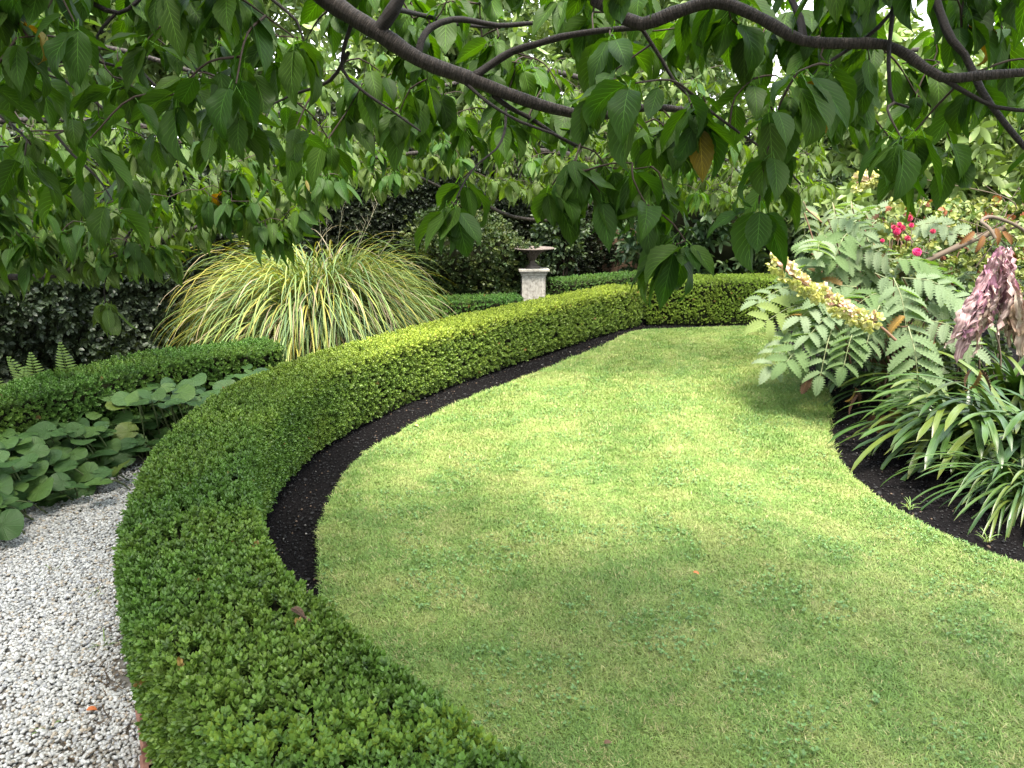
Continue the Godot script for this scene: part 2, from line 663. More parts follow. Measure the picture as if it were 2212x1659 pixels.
	for i in 60000:
		var z := -r(1.9, 8.9)
		var x := r(-1.3, 4.2)
		if in_lawn(x, z):
			continue
		var s := seen(Vector3(x, 0, z))
		if s.x < -20.0 or s.x > 2300.0 or s.y > 1500.0:
			continue
		var sz := r(0.0018, 0.0075) * r(0.6, 1.2)
		if rng.randf() < 0.02:
			sz *= 2.2
		where.append(Transform3D((Basis(Vector3.UP, r(0, TAU)) * Basis(Vector3.RIGHT, r(-1, 1))).scaled(Vector3.ONE * sz), Vector3(x, -0.008 + fine.get_noise_2d(x * 5.0, z * 5.0) * 0.014 + fine.get_noise_2d(x * 22.0, z * 22.0) * 0.009, z)))
		var q := r(0.4, 1.4)
		var c := Color(0.0085 * q, 0.0078 * q, 0.0078 * q)
		if rng.randf() < 0.012:
			c = Color(0.35, 0.33, 0.30) * r(0.4, 1.0)
		elif rng.randf() < 0.05:
			c = Color(0.09, 0.06, 0.04)
		tint.append(c)
	var crumbs := Node3D.new()
	crumbs.name = "soil_crumbs"
	add_child(crumbs)
	crumbs.set_meta("kind", "stuff")
	crumbs.set_meta("label", "dark crumbs of soil and pale grit on the bare garden beds")
	crumbs.set_meta("category", "soil")
	many("crumbs", pm, M.dull, where, tint, crumbs)


# ---------------------------------------------------------------- gravel path
func gravel_path() -> void:
	for q in [[-0.55, 1.2], [-0.62, -0.9], [-0.92, -1.5], [-1.15, -1.95], [-1.33, -2.4], [-1.45, -2.9], [-1.5, -3.4], [-1.47, -4.0], [-1.3, -4.6], [-1.6, -5.0], [-2.3, -4.7], [-2.75, -3.9], [-3.1, -3.0], [-3.3, -2.0], [-3.3, 1.2]]:
		path_outline.append(Vector2(q[0], q[1]))
	var a := Acc.new()
	for p in path_outline:
		a.v.append(Vector3(p.x, 0.004, p.y))
		a.n.append(Vector3.UP)
		a.uv.append(p)
	a.idx = Geometry2D.triangulate_polygon(path_outline)
	var bed := mat(Color.WHITE, 0.95, {"tex": noise_tex(0.05, lin(0.06, 0.05, 0.04), lin(0.26, 0.24, 0.22), 256, 4, 70), "tri": 1.5, "spec": 0.1})
	var path := structure("gravel_path", a.mesh(), bed)
	var meshes := []
	for k in 6:
		meshes.append(pebble_mesh(k))
	var all := []
	for i in 110000:
		var z := -r(1.2, 4.6)
		z = lerpf(z, -r(1.2, 3.0), 0.4)
		var x := r(-3.1, -0.8)
		if not Geometry2D.is_point_in_polygon(Vector2(x, z), path_outline):
			continue
		var s := seen(Vector3(x, 0, z))
		if s.x < -140.0 or s.y > 1800.0:
			continue
		# towards the hedge the pebbles thin out and soil shows
		var edge := x - curve_at([[-4.6, -1.35], [-4.0, -1.5], [-3.4, -1.53], [-2.9, -1.48], [-2.4, -1.36], [-1.95, -1.2], [-1.5, -0.98], [-0.9, -0.68]], z)
		var bare := clampf(1.0 + edge / 0.16, 0.0, 1.0) * clampf(noise.get_noise_2d(x * 60.0, z * 60.0) * 2.0 + 0.55, 0.0, 1.0)
		bare = maxf(bare, clampf(noise.get_noise_2d(x * 45.0 + 70.0, z * 45.0) * 3.0 - 1.3, 0.0, 0.6))
		if rng.randf() < bare * 0.9:
			continue
		var sz := r(0.0043, 0.0085)
		if rng.randf() < 0.1:
			sz *= 1.25
		var t := Transform3D((Basis(Vector3.UP, r(0, TAU)) * Basis(Vector3.RIGHT, r(-0.5, 0.5)) * Basis(Vector3.BACK, r(-0.5, 0.5))).scaled(Vector3.ONE * sz), Vector3(x, 0.006 + r(0.0, 0.014) * (1.0 - bare), z))
		var q := r(0.55, 1.0)
		var c := Color(0.56 * q, 0.55 * q, 0.53 * q)
		var u := rng.randf()
		if u < 0.10:
			c = Color(0.42, 0.36, 0.29) * r(0.6, 1.1)
		elif u < 0.2:
			c = Color(0.34, 0.34, 0.35) * r(0.7, 1.1)
		all.append([s.z, t, c, s])
	all.sort_custom(func(p, q): return p[0] < q[0])
	var pebble_mats := []
	for c in [[0.50, 0.49, 0.47], [0.43, 0.41, 0.38], [0.57, 0.56, 0.54], [0.31, 0.28, 0.24]]:
		pebble_mats.append(mat(Color.WHITE, 0.7, {"tex": noise_tex(0.05, lin(c[0] * 0.75, c[1] * 0.75, c[2] * 0.75), lin(c[0], c[1], c[2]), 64, 3, 80 + int(c[0] * 100)), "spec": 0.3}))
	var where := []
	var tint := []
	var singles := 0
	for e in all:
		if singles < 300 and e[3].x > -20.0 and e[3].x < 330.0 and e[3].y < 1690.0 and rng.randf() < 0.6:
			part("pebble", meshes[singles % 6], pebble_mats[(singles * 7 + singles / 5) % 4], path, e[1])
			singles += 1
		else:
			where.append(e[1])
			tint.append(e[2])
	sorted_many("small_pebbles", meshes, mat(Color.WHITE, 0.7, {"tinted": true, "spec": 0.3}), where, tint, path)
	# dry litter under the hedge
	var lit := []
	var lt := []
	var sliver := strap(0.04, 0.0025, 1.2, 1.8, 3, 0.2)
	for i in 900:
		var z := -r(1.3, 4.2)
		var edge2 := curve_at([[-4.6, -1.35], [-4.0, -1.5], [-3.4, -1.53], [-2.9, -1.48], [-2.4, -1.36], [-1.95, -1.2], [-1.5, -0.98], [-0.9, -0.68]], z)
		lit.append(Transform3D(Basis(Vector3.UP, r(0, TAU)).scaled(Vector3.ONE * r(0.5, 1.3)), Vector3(edge2 - absf(rng.randfn(0.0, 0.11)), r(0.008, 0.02), z)))
		lt.append(Color(0.10, 0.065, 0.035) * r(0.4, 1.6))
	many("dry_litter", sliver.mesh(), M.dull, lit, lt, path)
	# brick edging that shows at the near end of the hedge
	var edging := thing("brick_edging", "red brick edging on end between white pebbles and near box hedge", "edging", Vector3(-0.96, 0, -1.7))
	var bm := mat(Color.WHITE, 0.9, {"tex": noise_tex(0.03, lin(0.12, 0.05, 0.035), lin(0.26, 0.13, 0.09), 256, 5, 90), "tri": 3.0})
	var pts := [Vector3(-0.70, 0, -1.15), Vector3(-0.83, 0, -1.36), Vector3(-0.955, 0, -1.57), Vector3(-1.07, 0, -1.78)]
	for i in pts.size():
		var b := Acc.new()
		b.box(Vector3.ZERO, Vector3(0.065, 0.12, 0.22), 0.008)
		var o := part("brick", b.mesh(), bm, edging)
		o.position = pts[i] - edging.position + Vector3(0.035, -0.015, 0.0)
		o.rotation.y = 0.52 + r(-0.04, 0.04)


# ---------------------------------------------------------------- clipped box hedges
func sprig(k: int) -> ArrayMesh:
	var a := Acc.new()
	var L := 0.036
	a.tube(PackedVector3Array([Vector3.ZERO, Vector3(0, L * 0.5, 0.001), Vector3(0, L, 0)]), 0.0012, 0.0008, 3)
	var turn := k * 0.8
	for i in 5:
		var y := L * (0.25 + 0.19 * i)
		for s in 2:
			var out := 1.25 - 0.13 * i + r(-0.25, 0.25)
			var len := r(0.014, 0.020) * (1.0 if i < 4 else 0.85)
			var lf := blade(len, len * r(0.54, 0.64), {"segs": 4, "cols": 1, "fold": 0.18, "curl": r(0.1, 0.6), "widest": 0.52, "sharp": 0.55})
			var bs := Basis(Vector3.UP, turn + PI * s + r(-0.3, 0.3)) * Basis(Vector3.RIGHT, out)
			a.xf(lf, Transform3D(bs, Vector3(0, y, 0)))
		turn += PI / 2
	return a.mesh()

func hedge(called: String, label: String, line: Array, w: float, h0: float, h1: float, dens: float, singles: int, base := Color(0.092, 0.182, 0.030), fresh := 0.5, sunlit_growth := false) -> void:
	var o := thing(called, label, "hedge")
	var c := spline(line, 0.05)
	var n := c.size()
	var length := 0.0
	for i in n - 1:
		length += c[i].distance_to(c[i + 1])
	var rows := []
	var side := PackedVector3Array()
	for i in n:
		var t := (c[mini(i + 1, n - 1)] - c[maxi(i - 1, 0)]).normalized()
		side.append(t.cross(Vector3.UP))
	var inset := 0.035
	for e in n + 2:
		var i := clampi(e - 1, 0, n - 1)
		var h := lerpf(h0, h1, float(i) / (n - 1)) - inset
		var hw := w * 0.5 - inset
		var row := PackedVector3Array()
		for q in [[-1.0, 0.0], [-1.0, 0.5], [-1.0, 0.9], [-0.93, 1.0], [0.0, 1.0], [0.93, 1.0], [1.0, 0.9], [1.0, 0.5], [1.0, 0.0]]:
			if e == 0 or e == n + 1:
				row.append(c[i] + Vector3(0, h * 0.5, 0))
			else:
				row.append(c[i] + side[i] * (q[0] * hw) + Vector3(0, q[1] * h, 0))
		rows.append(row)
	var body := Acc.new()
	body.grid(rows)
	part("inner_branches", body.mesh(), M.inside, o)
	var total := int(dens * length * (w + h0 + h1))
	var all := []
	for k in total + int(dens * w * h0 * 2.0):
		var f := rng.randf() * (n - 1)
		var nrm: Vector3
		var p: Vector3
		var i := int(f)
		var h := lerpf(h0, h1, f / (n - 1))
		var cc := c[i].lerp(c[mini(i + 1, n - 1)], f - i)
		var u := rng.randf() * (w + 2.0 * h)
		if k >= total:                                          # the two ends
			i = 0 if k % 2 == 0 else n - 1
			cc = c[i]
			h = h0 if i == 0 else h1
			var t := (c[1] - c[0]).normalized() * -1.0 if i == 0 else (c[n - 1] - c[n - 2]).normalized()
			nrm = t
			p = cc + side[i] * r(-0.5, 0.5) * w + Vector3(0, r(0.02, 1.0) * h, 0)
		elif u < h:
			nrm = -side[i]
			p = cc - side[i] * w * 0.5 + Vector3(0, u, 0)
		elif u < h + w:
			nrm = Vector3.UP
			p = cc + side[i] * (u - h - w * 0.5) + Vector3(0, h, 0)
		else:
			nrm = side[i]
			p = cc + side[i] * w * 0.5 + Vector3(0, u - h - w, 0)
		# rounded shoulders and a slightly uneven clip
		var top := clampf((p.y - h + 0.06) / 0.06, 0.0, 1.0)
		var across := (p - cc).dot(side[i]) / (w * 0.5)
		if top > 0.0 and absf(across) > 0.75:
			var m := top * clampf((absf(across) - 0.75) * 4.0, 0.0, 1.0)
			p -= side[i] * signf(across) * 0.004 * m
			p.y -= 0.004 * m
			nrm = (nrm + side[i] * signf(across) * m * 0.7 + Vector3.UP * m * 0.7).normalized()
		var uneven := noise.get_noise_3dv(p * 55.0) * 0.012 + noise.get_noise_3dv(p * 18.0) * 0.010
		if p.y < 0.1:
			uneven -= (0.1 - p.y) * 0.35
		p += nrm * (uneven - r(0.015, 0.034))
		var axis := (nrm * 0.8 + Vector3.UP * 0.4 + rv(0.5)).normalized()
		var sc := r(0.72, 1.08)
		var t3 := Transform3D(frame(axis, rv()).scaled(Vector3.ONE * sc), p)
		var patch := clampf(noise.get_noise_3dv(p * 24.0 + Vector3(50, 0, 0)) * 2.2 + 0.2, 0.0, 1.0)
		var q := r(0.7, 1.3)
		var col := base.lerp(Color(0.19, 0.255, 0.035), patch * fresh * r(0.3, 1.0))
		if sunlit_growth:                                               # sunlight painted into the far stretch, strongest on top, along with some new growth
			var sun_tint := clampf((f / (n - 1) - 0.36) * 4.0, 0.0, 1.0) * (0.35 + 0.65 * clampf((p.y - h + 0.10) / 0.08, 0.0, 1.0))
			col = col.lerp(Color(0.34, 0.40, 0.055), sun_tint * r(0.5, 1.0))
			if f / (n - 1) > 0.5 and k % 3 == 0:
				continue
		if rng.randf() < 0.003:
			col = Color(0.25, 0.16, 0.05)
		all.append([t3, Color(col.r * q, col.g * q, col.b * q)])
	var chosen := {}
	if singles > 0:
		var near := []
		for k in all.size():
			var s := seen(all[k][0].origin)
			if s.z > 0.0 and s.x > 0.0 and s.x < 2212.0 and s.y < 1659.0 and all[k][0].origin.y > h0 * 0.93:
				near.append([s.z, k])
		near.sort_custom(func(p, q): return p[0] < q[0])
		for k in mini(singles, near.size()):
			chosen[near[k][1]] = true
	var meshes := []
	for k in 6:
		meshes.append(sprig(k))
	var where := []
	var tint := []
	for k in all.size():
		if chosen.has(k):
			part("leaf_sprig", meshes[k % 6], M.box_parts[k % 4], o, all[k][0])
		else:
			where.append(all[k][0])
			tint.append(all[k][1])
	sorted_many("foliage", meshes, M.box, where, tint, o)

func hedges() -> void:
	var outer := [[300, 1900], [336, 1659], [322, 1468], [270, 1300], [230, 1240], [232, 1150], [255, 1085], [290, 1030], [340, 985], [420, 905], [500, 850], [560, 820], [640, 785], [760, 755], [960, 705], [1140, 655], [1300, 620], [1370, 611]]
	var mid := [Vector3(0.42, 0, -0.55), Vector3(0.05, 0, -0.85), Vector3(-0.27, 0, -1.17), Vector3(-0.55, 0, -1.47), Vector3(-0.83, 0, -1.80), Vector3(-1.05, 0, -2.20), Vector3(-1.22, 0, -2.66), Vector3(-1.35, 0, -3.15), Vector3(-1.38, 0, -3.70), Vector3(-1.30, 0, -4.30), Vector3(-1.04, 0, -5.0), Vector3(-0.68, 0, -5.68), Vector3(-0.16, 0, -6.5), Vector3(0.38, 0, -7.30), Vector3(0.9, 0, -8.03), Vector3(1.36, 0, -8.62)]
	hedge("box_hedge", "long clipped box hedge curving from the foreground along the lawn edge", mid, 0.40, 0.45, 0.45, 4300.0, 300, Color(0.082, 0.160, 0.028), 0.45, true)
	hedge("box_hedge", "clipped box hedge across the far end of the lawn, facing the camera", [Vector3(1.58, 0, -8.82), Vector3(2.3, 0, -8.84), Vector3(3.2, 0, -8.90), Vector3(4.2, 0, -9.0)], 0.62, 0.50, 0.53, 2400.0, 0, Color(0.19, 0.28, 0.04), 1.0)
	hedge("box_hedge", "shaded box hedge behind the round-leaved plants, left of the pebble path", [Vector3(-3.3, 0, -2.6), Vector3(-2.95, 0, -3.4), Vector3(-2.62, 0, -4.1), Vector3(-2.25, 0, -4.75), Vector3(-1.72, 0, -5.15)], 0.44, 0.45, 0.46, 2600.0, 0, Color(0.08, 0.165, 0.03), 0.4)
	hedge("box_hedge", "short box hedge ending at the left side of the urn pedestal", [on(880, 652, 0.45) * Vector3(1, 0, 1), on(1010, 644, 0.45) * Vector3(1, 0, 1), on(1120, 640, 0.45) * Vector3(1, 0, 1)], 0.45, 0.45, 0.45, 1500.0, 0, Color(0.07, 0.16, 0.03), 0.3)
	hedge("box_hedge", "low box hedge right of the urn pedestal, behind the curved hedge", [Vector3(0.55, 0, -9.3), Vector3(1.3, 0, -9.75), Vector3(2.1, 0, -10.2)], 0.45, 0.44, 0.46, 1300.0, 0, Color(0.075, 0.16, 0.03), 0.3)


# ---------------------------------------------------------------- dark walls of leaves at the back
func leafy_wall(called: String, label: String, line: Array, h: float, depth: float, leaf: ArrayMesh, m: Material, dens: float, base: Color, vary: Color, size: Vector2, cat := "hedge") -> void:
	var o := thing(called, label, cat)
	var c := spline(line, 0.12)
	var n := c.size()
	var length := 0.0
	for i in n - 1:
		length += c[i].distance_to(c[i + 1])
	var rows := []
	for e in n + 2:
		var i := clampi(e - 1, 0, n - 1)
		var t := (c[mini(i + 1, n - 1)] - c[maxi(i - 1, 0)]).normalized().cross(Vector3.UP)
		var row := PackedVector3Array()
		for q in [[0.5, 0.0], [0.5, 0.5], [0.5, 0.92], [0.3, 1.0], [-0.3, 1.0], [-0.5, 0.92], [-0.5, 0.0]]:
			row.append(c[i] + t * (q[0] * depth * 0.55 * (1.0 if e > 0 and e < n + 1 else 0.02)) + Vector3(0, q[1] * (h - 0.15), 0))
		rows.append(row)
	var body := Acc.new()
	body.grid(rows)
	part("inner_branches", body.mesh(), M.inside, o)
	var where := []
	var tint := []
	for k in int(dens * length * (h + depth * 0.5)):
		var f := rng.randf() * (n - 1)
		var i := int(f)
		var cc := c[i].lerp(c[mini(i + 1, n - 1)], f - i)
		var t := (c[mini(i + 1, n - 1)] - c[maxi(i - 1, 0)]).normalized().cross(Vector3.UP)
		if t.dot(CAM - cc) < 0.0:
			t = -t
		var p: Vector3
		var nrm := t
		if rng.randf() < h / (h + depth * 0.5):
			p = cc + t * depth * 0.5 + Vector3(0, r(0.0, h), 0)
		else:
			p = cc + t * depth * r(-0.5, 0.5) + Vector3(0, h, 0)
			nrm = Vector3.UP
		var lump := noise.get_noise_3dv(p * 22.0) * 0.16 + noise.get_noise_3dv(p * 60.0) * 0.05
		p += nrm * (lump + r(-0.07, 0.05))
		var dir := (nrm * 0.6 + Vector3.DOWN * 0.35 + rv(0.8)).normalized()
		where.append(Transform3D(frame(dir, nrm + Vector3.UP * 0.8 + rv(0.5)).scaled(Vector3.ONE * r(size.x, size.y)), p))
		var q := r(0.6, 1.35)
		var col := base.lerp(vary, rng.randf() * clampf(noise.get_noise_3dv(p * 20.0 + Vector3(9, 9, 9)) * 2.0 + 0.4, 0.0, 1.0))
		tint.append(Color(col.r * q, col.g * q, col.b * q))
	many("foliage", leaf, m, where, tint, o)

func whorl(n: int, L: float, W: float, spread: float, o := {}) -> ArrayMesh:   # a few leaves from one point
	var a := Acc.new()
	for k in n:
		var lf := blade(L * r(0.75, 1.1), W, {"segs": o.get("segs", 4), "cols": 1, "fold": 0.2, "curl": r(0.2, 0.8), "widest": o.get("widest", 0.45), "sharp": o.get("sharp", 0.8)})
		a.xf(lf, Transform3D(Basis(Vector3.UP, TAU * k / n + r(-0.3, 0.3)) * Basis(Vector3.RIGHT, spread + r(-0.35, 0.35)), Vector3(0, r(0.0, L * 0.5), 0)))
	return a.mesh()

func shrub(called: String, label: String, cat: String, where_: Vector3, rad: Vector3, leaf: ArrayMesh, m: Material, count: int, base: Color, vary: Color, size: Vector2, k: int, group := "", droop := 0.3, core := 0.72) -> Node3D:
	var o := thing(called, label, cat, Vector3(where_.x, 0, where_.z), group)
	var mid := Vector3(0, where_.y, 0)
	if core > 0.0:
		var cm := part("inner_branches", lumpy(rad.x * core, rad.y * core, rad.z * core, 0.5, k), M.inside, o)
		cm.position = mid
	var stems := Acc.new()
	for s in 7:
		var a := r(0, TAU)
		var e := mid + Vector3(cos(a) * rad.x * 0.6, r(-0.1, 0.6) * rad.y, sin(a) * rad.z * 0.6)
		stems.tube(spline([Vector3(cos(a) * 0.05, -0.02, sin(a) * 0.05), mid * 0.5 + Vector3(cos(a) * rad.x * 0.25, 0, sin(a) * rad.z * 0.25), e], 0.25), 0.018, 0.005, 5)
	part("stems", stems.mesh(), M.twig, o).set_meta("kind", "stuff")
	var w := []
	var t := []
	for i in count:
		var d := rv()
		while d.length() > 1.0 or d.length() < 0.1:
			d = rv()
		d = d.normalized()
		var lump := 1.0 + 0.55 * noise.get_noise_3dv(d * 14.0 + Vector3(k * 31.0, 5, 0))
		var q := lump * pow(rng.randf(), 0.3) * 1.03
		var p := mid + d * q * rad
		if p.y < 0.03:
			continue
		var dir := (d * 0.7 + Vector3.DOWN * droop + rv(0.7)).normalized()
		w.append(Transform3D(frame(dir, d * 0.5 + Vector3.UP + rv(0.4)).scaled(Vector3.ONE * r(size.x, size.y)), p))
		var g := r(0.65, 1.35)
		var col := base.lerp(vary, rng.randf() * rng.randf() + 0.3 * clampf(noise.get_noise_3dv(p * 40.0), 0.0, 1.0))
		t.append(Color(col.r * g, col.g * g, col.b * g))
	many("foliage", leaf, m, w, t, o)
	return o

func back_walls() -> void:
	M.small_whorl = whorl(6, 0.038, 0.02, 1.0)
	M.mid_whorl = whorl(5, 0.075, 0.034, 1.1)
	M.big_whorl = whorl(5, 0.14, 0.05, 1.25, {"segs": 6, "widest": 0.4})
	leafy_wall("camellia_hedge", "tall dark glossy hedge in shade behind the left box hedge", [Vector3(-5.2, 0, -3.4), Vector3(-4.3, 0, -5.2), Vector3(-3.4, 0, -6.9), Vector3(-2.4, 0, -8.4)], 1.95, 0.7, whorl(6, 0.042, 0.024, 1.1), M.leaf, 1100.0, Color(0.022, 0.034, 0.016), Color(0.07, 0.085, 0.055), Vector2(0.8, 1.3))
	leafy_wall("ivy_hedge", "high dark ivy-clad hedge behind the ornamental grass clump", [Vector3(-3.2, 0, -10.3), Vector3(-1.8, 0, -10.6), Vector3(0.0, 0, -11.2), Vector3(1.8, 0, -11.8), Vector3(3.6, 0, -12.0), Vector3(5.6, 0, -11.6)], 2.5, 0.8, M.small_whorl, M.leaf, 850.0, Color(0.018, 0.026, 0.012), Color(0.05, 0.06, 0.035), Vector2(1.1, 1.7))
	shrub("green_shrub", "loose light green shrub between the grass clump and the urn", "shrub", on(1035, 690) * Vector3(0.98, 0, 0.98) + Vector3(-0.1, 0.55, -0.75), Vector3(0.85, 0.75, 0.6), M.small_whorl, M.leaf, 5200, Color(0.034, 0.060, 0.02), Color(0.10, 0.12, 0.03), Vector2(0.9, 1.6), 3)
	# paling fence seen through the shrubs
	var fence := thing("paling_fence", "brown timber paling fence glimpsed between dark shrubs right of the urn", "fence", Vector3(2.0, 0, -11.2))
	var wood := mat(Color.WHITE, 0.85, {"tex": noise_tex(0.02, lin(0.06, 0.035, 0.020), lin(0.13, 0.08, 0.048), 256, 5, 120), "tri": 1.0})
	for k in 15:
		var b := Acc.new()
		b.box(Vector3.ZERO, Vector3(0.14, 1.7 + r(-0.02, 0.02), 0.02), 0.004)
		var o := part("paling", b.mesh(), wood, fence)
		o.position = Vector3(-1.8 + k * 0.15, 0.85, r(-0.004, 0.004) - k * 0.01)
	for y in [0.45, 1.35]:
		var b := Acc.new()
		b.box(Vector3.ZERO, Vector3(2.2, 0.08, 0.04), 0.006)
		part("rail", b.mesh(), wood, fence, Transform3D(Basis(Vector3.UP, 0.067), Vector3(-0.75, y, -0.09)))
	# dark broad-leaved shrubs right of the urn
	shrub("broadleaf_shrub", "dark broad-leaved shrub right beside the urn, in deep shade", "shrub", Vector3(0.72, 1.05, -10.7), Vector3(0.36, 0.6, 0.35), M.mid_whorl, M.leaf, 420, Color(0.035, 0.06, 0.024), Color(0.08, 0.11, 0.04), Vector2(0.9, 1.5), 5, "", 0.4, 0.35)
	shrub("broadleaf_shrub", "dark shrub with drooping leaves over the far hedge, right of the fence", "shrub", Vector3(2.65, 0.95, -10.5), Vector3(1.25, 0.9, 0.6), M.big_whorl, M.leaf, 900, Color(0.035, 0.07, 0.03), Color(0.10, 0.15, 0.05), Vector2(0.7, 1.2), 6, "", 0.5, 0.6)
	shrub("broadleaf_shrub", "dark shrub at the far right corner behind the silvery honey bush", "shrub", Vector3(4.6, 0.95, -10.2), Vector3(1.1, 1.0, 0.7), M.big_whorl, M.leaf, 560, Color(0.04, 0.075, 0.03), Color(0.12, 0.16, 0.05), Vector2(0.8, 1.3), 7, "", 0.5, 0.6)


func far_tree(label: String, base: Vector3, height: float, rad: Vector3, count: int, col: Color, vary: Color, k: int, leaf: ArrayMesh, size: Vector2, group := "trees behind the garden") -> void:
	var o := thing("garden_tree", label, "tree", base, group)
	var tr := Acc.new()
	var top := Vector3(0, height - rad.y, 0)
	tr.tube(spline([Vector3(0, -0.05, 0), Vector3(0.1, top.y * 0.5, 0.05), top, top + Vector3(0.1, rad.y * 0.6, 0)], 0.4), 0.16, 0.03, 8, 0.1)
	part("trunk", tr.mesh(), M.bark, o)
	var ends := []
	for i in 9:
		var a := TAU * i / 9.0 + r(-0.3, 0.3)
		var s := Vector3(0, lerpf(top.y * 0.7, top.y + rad.y * 0.4, r(0, 1)), 0)
		var e := top + Vector3(cos(a) * rad.x * 0.8, r(-0.5, 0.7) * rad.y, sin(a) * rad.z * 0.8)
		var b := Acc.new()
		b.tube(spline([s, s.lerp(e, 0.5) + Vector3(0, 0.3, 0), e], 0.4), 0.05, 0.012, 5)
		part("limb", b.mesh(), M.bark, o)
		ends.append(e)
	var w := []
	var t := []
	var lobes := []
	for i in 26:
		var d := rv().normalized()
		lobes.append([top + d * rad * r(0.35, 0.85), r(0.28, 0.5)])
	for i in count:
		var lb: Array = lobes[i % lobes.size()]
		var d := rv().normalized() * pow(rng.randf(), 0.4)
		var p: Vector3 = lb[0] + d * rad * float(lb[1])
		w.append(Transform3D(frame(d + Vector3.DOWN * 0.5 + rv(0.6), Vector3.UP + rv(0.5)).scaled(Vector3.ONE * r(size.x, size.y)), p))
		var g := r(0.6, 1.35)
		var c := col.lerp(vary, rng.randf())
		t.append(Color(c.r * g, c.g * g, c.b * g))
	many("crown", leaf, M.leaf, w, t, o)

func background_trees() -> void:
	var w := M.big_whorl as ArrayMesh
	var pale := Color(0.15, 0.235, 0.085)
	var yel := Color(0.23, 0.295, 0.095)
	far_tree("pale green tree behind the left dark hedge", Vector3(-6.5, 0, -9.5), 6.0, Vector3(2.9, 2.6, 1.8), 4600, pale, yel, 1, w, Vector2(0.9, 1.6))
	far_tree("tall pale tree between the two left background trees, farther back", Vector3(-5.0, 0, -12.0), 6.6, Vector3(2.4, 2.4, 1.6), 4200, pale, yel, 8, w, Vector2(0.9, 1.6))
	far_tree("pale green tree behind the ivy hedge, above the grass clump", Vector3(-2.0, 0, -13.0), 7.0, Vector3(3.0, 2.9, 1.8), 4800, pale, yel, 2, w, Vector2(0.9, 1.6))
	far_tree("bright tree behind the paling fence, above the urn", Vector3(2.4, 0, -14.0), 6.6, Vector3(2.8, 2.6, 1.6), 4400, pale, yel, 3, w, Vector2(0.9, 1.6))
	far_tree("yellow-green tree behind the far end of the lawn on the right", Vector3(6.0, 0, -12.5), 4.2, Vector3(2.2, 1.7, 1.6), 3000, Color(0.17, 0.23, 0.06), yel, 4, w, Vector2(0.8, 1.5))
	far_tree("light green tree behind the right-hand border", Vector3(5.1, 0, -8.2), 3.4, Vector3(1.9, 1.45, 1.4), 3000, Color(0.15, 0.22, 0.06), yel, 5, w, Vector2(0.8, 1.4))


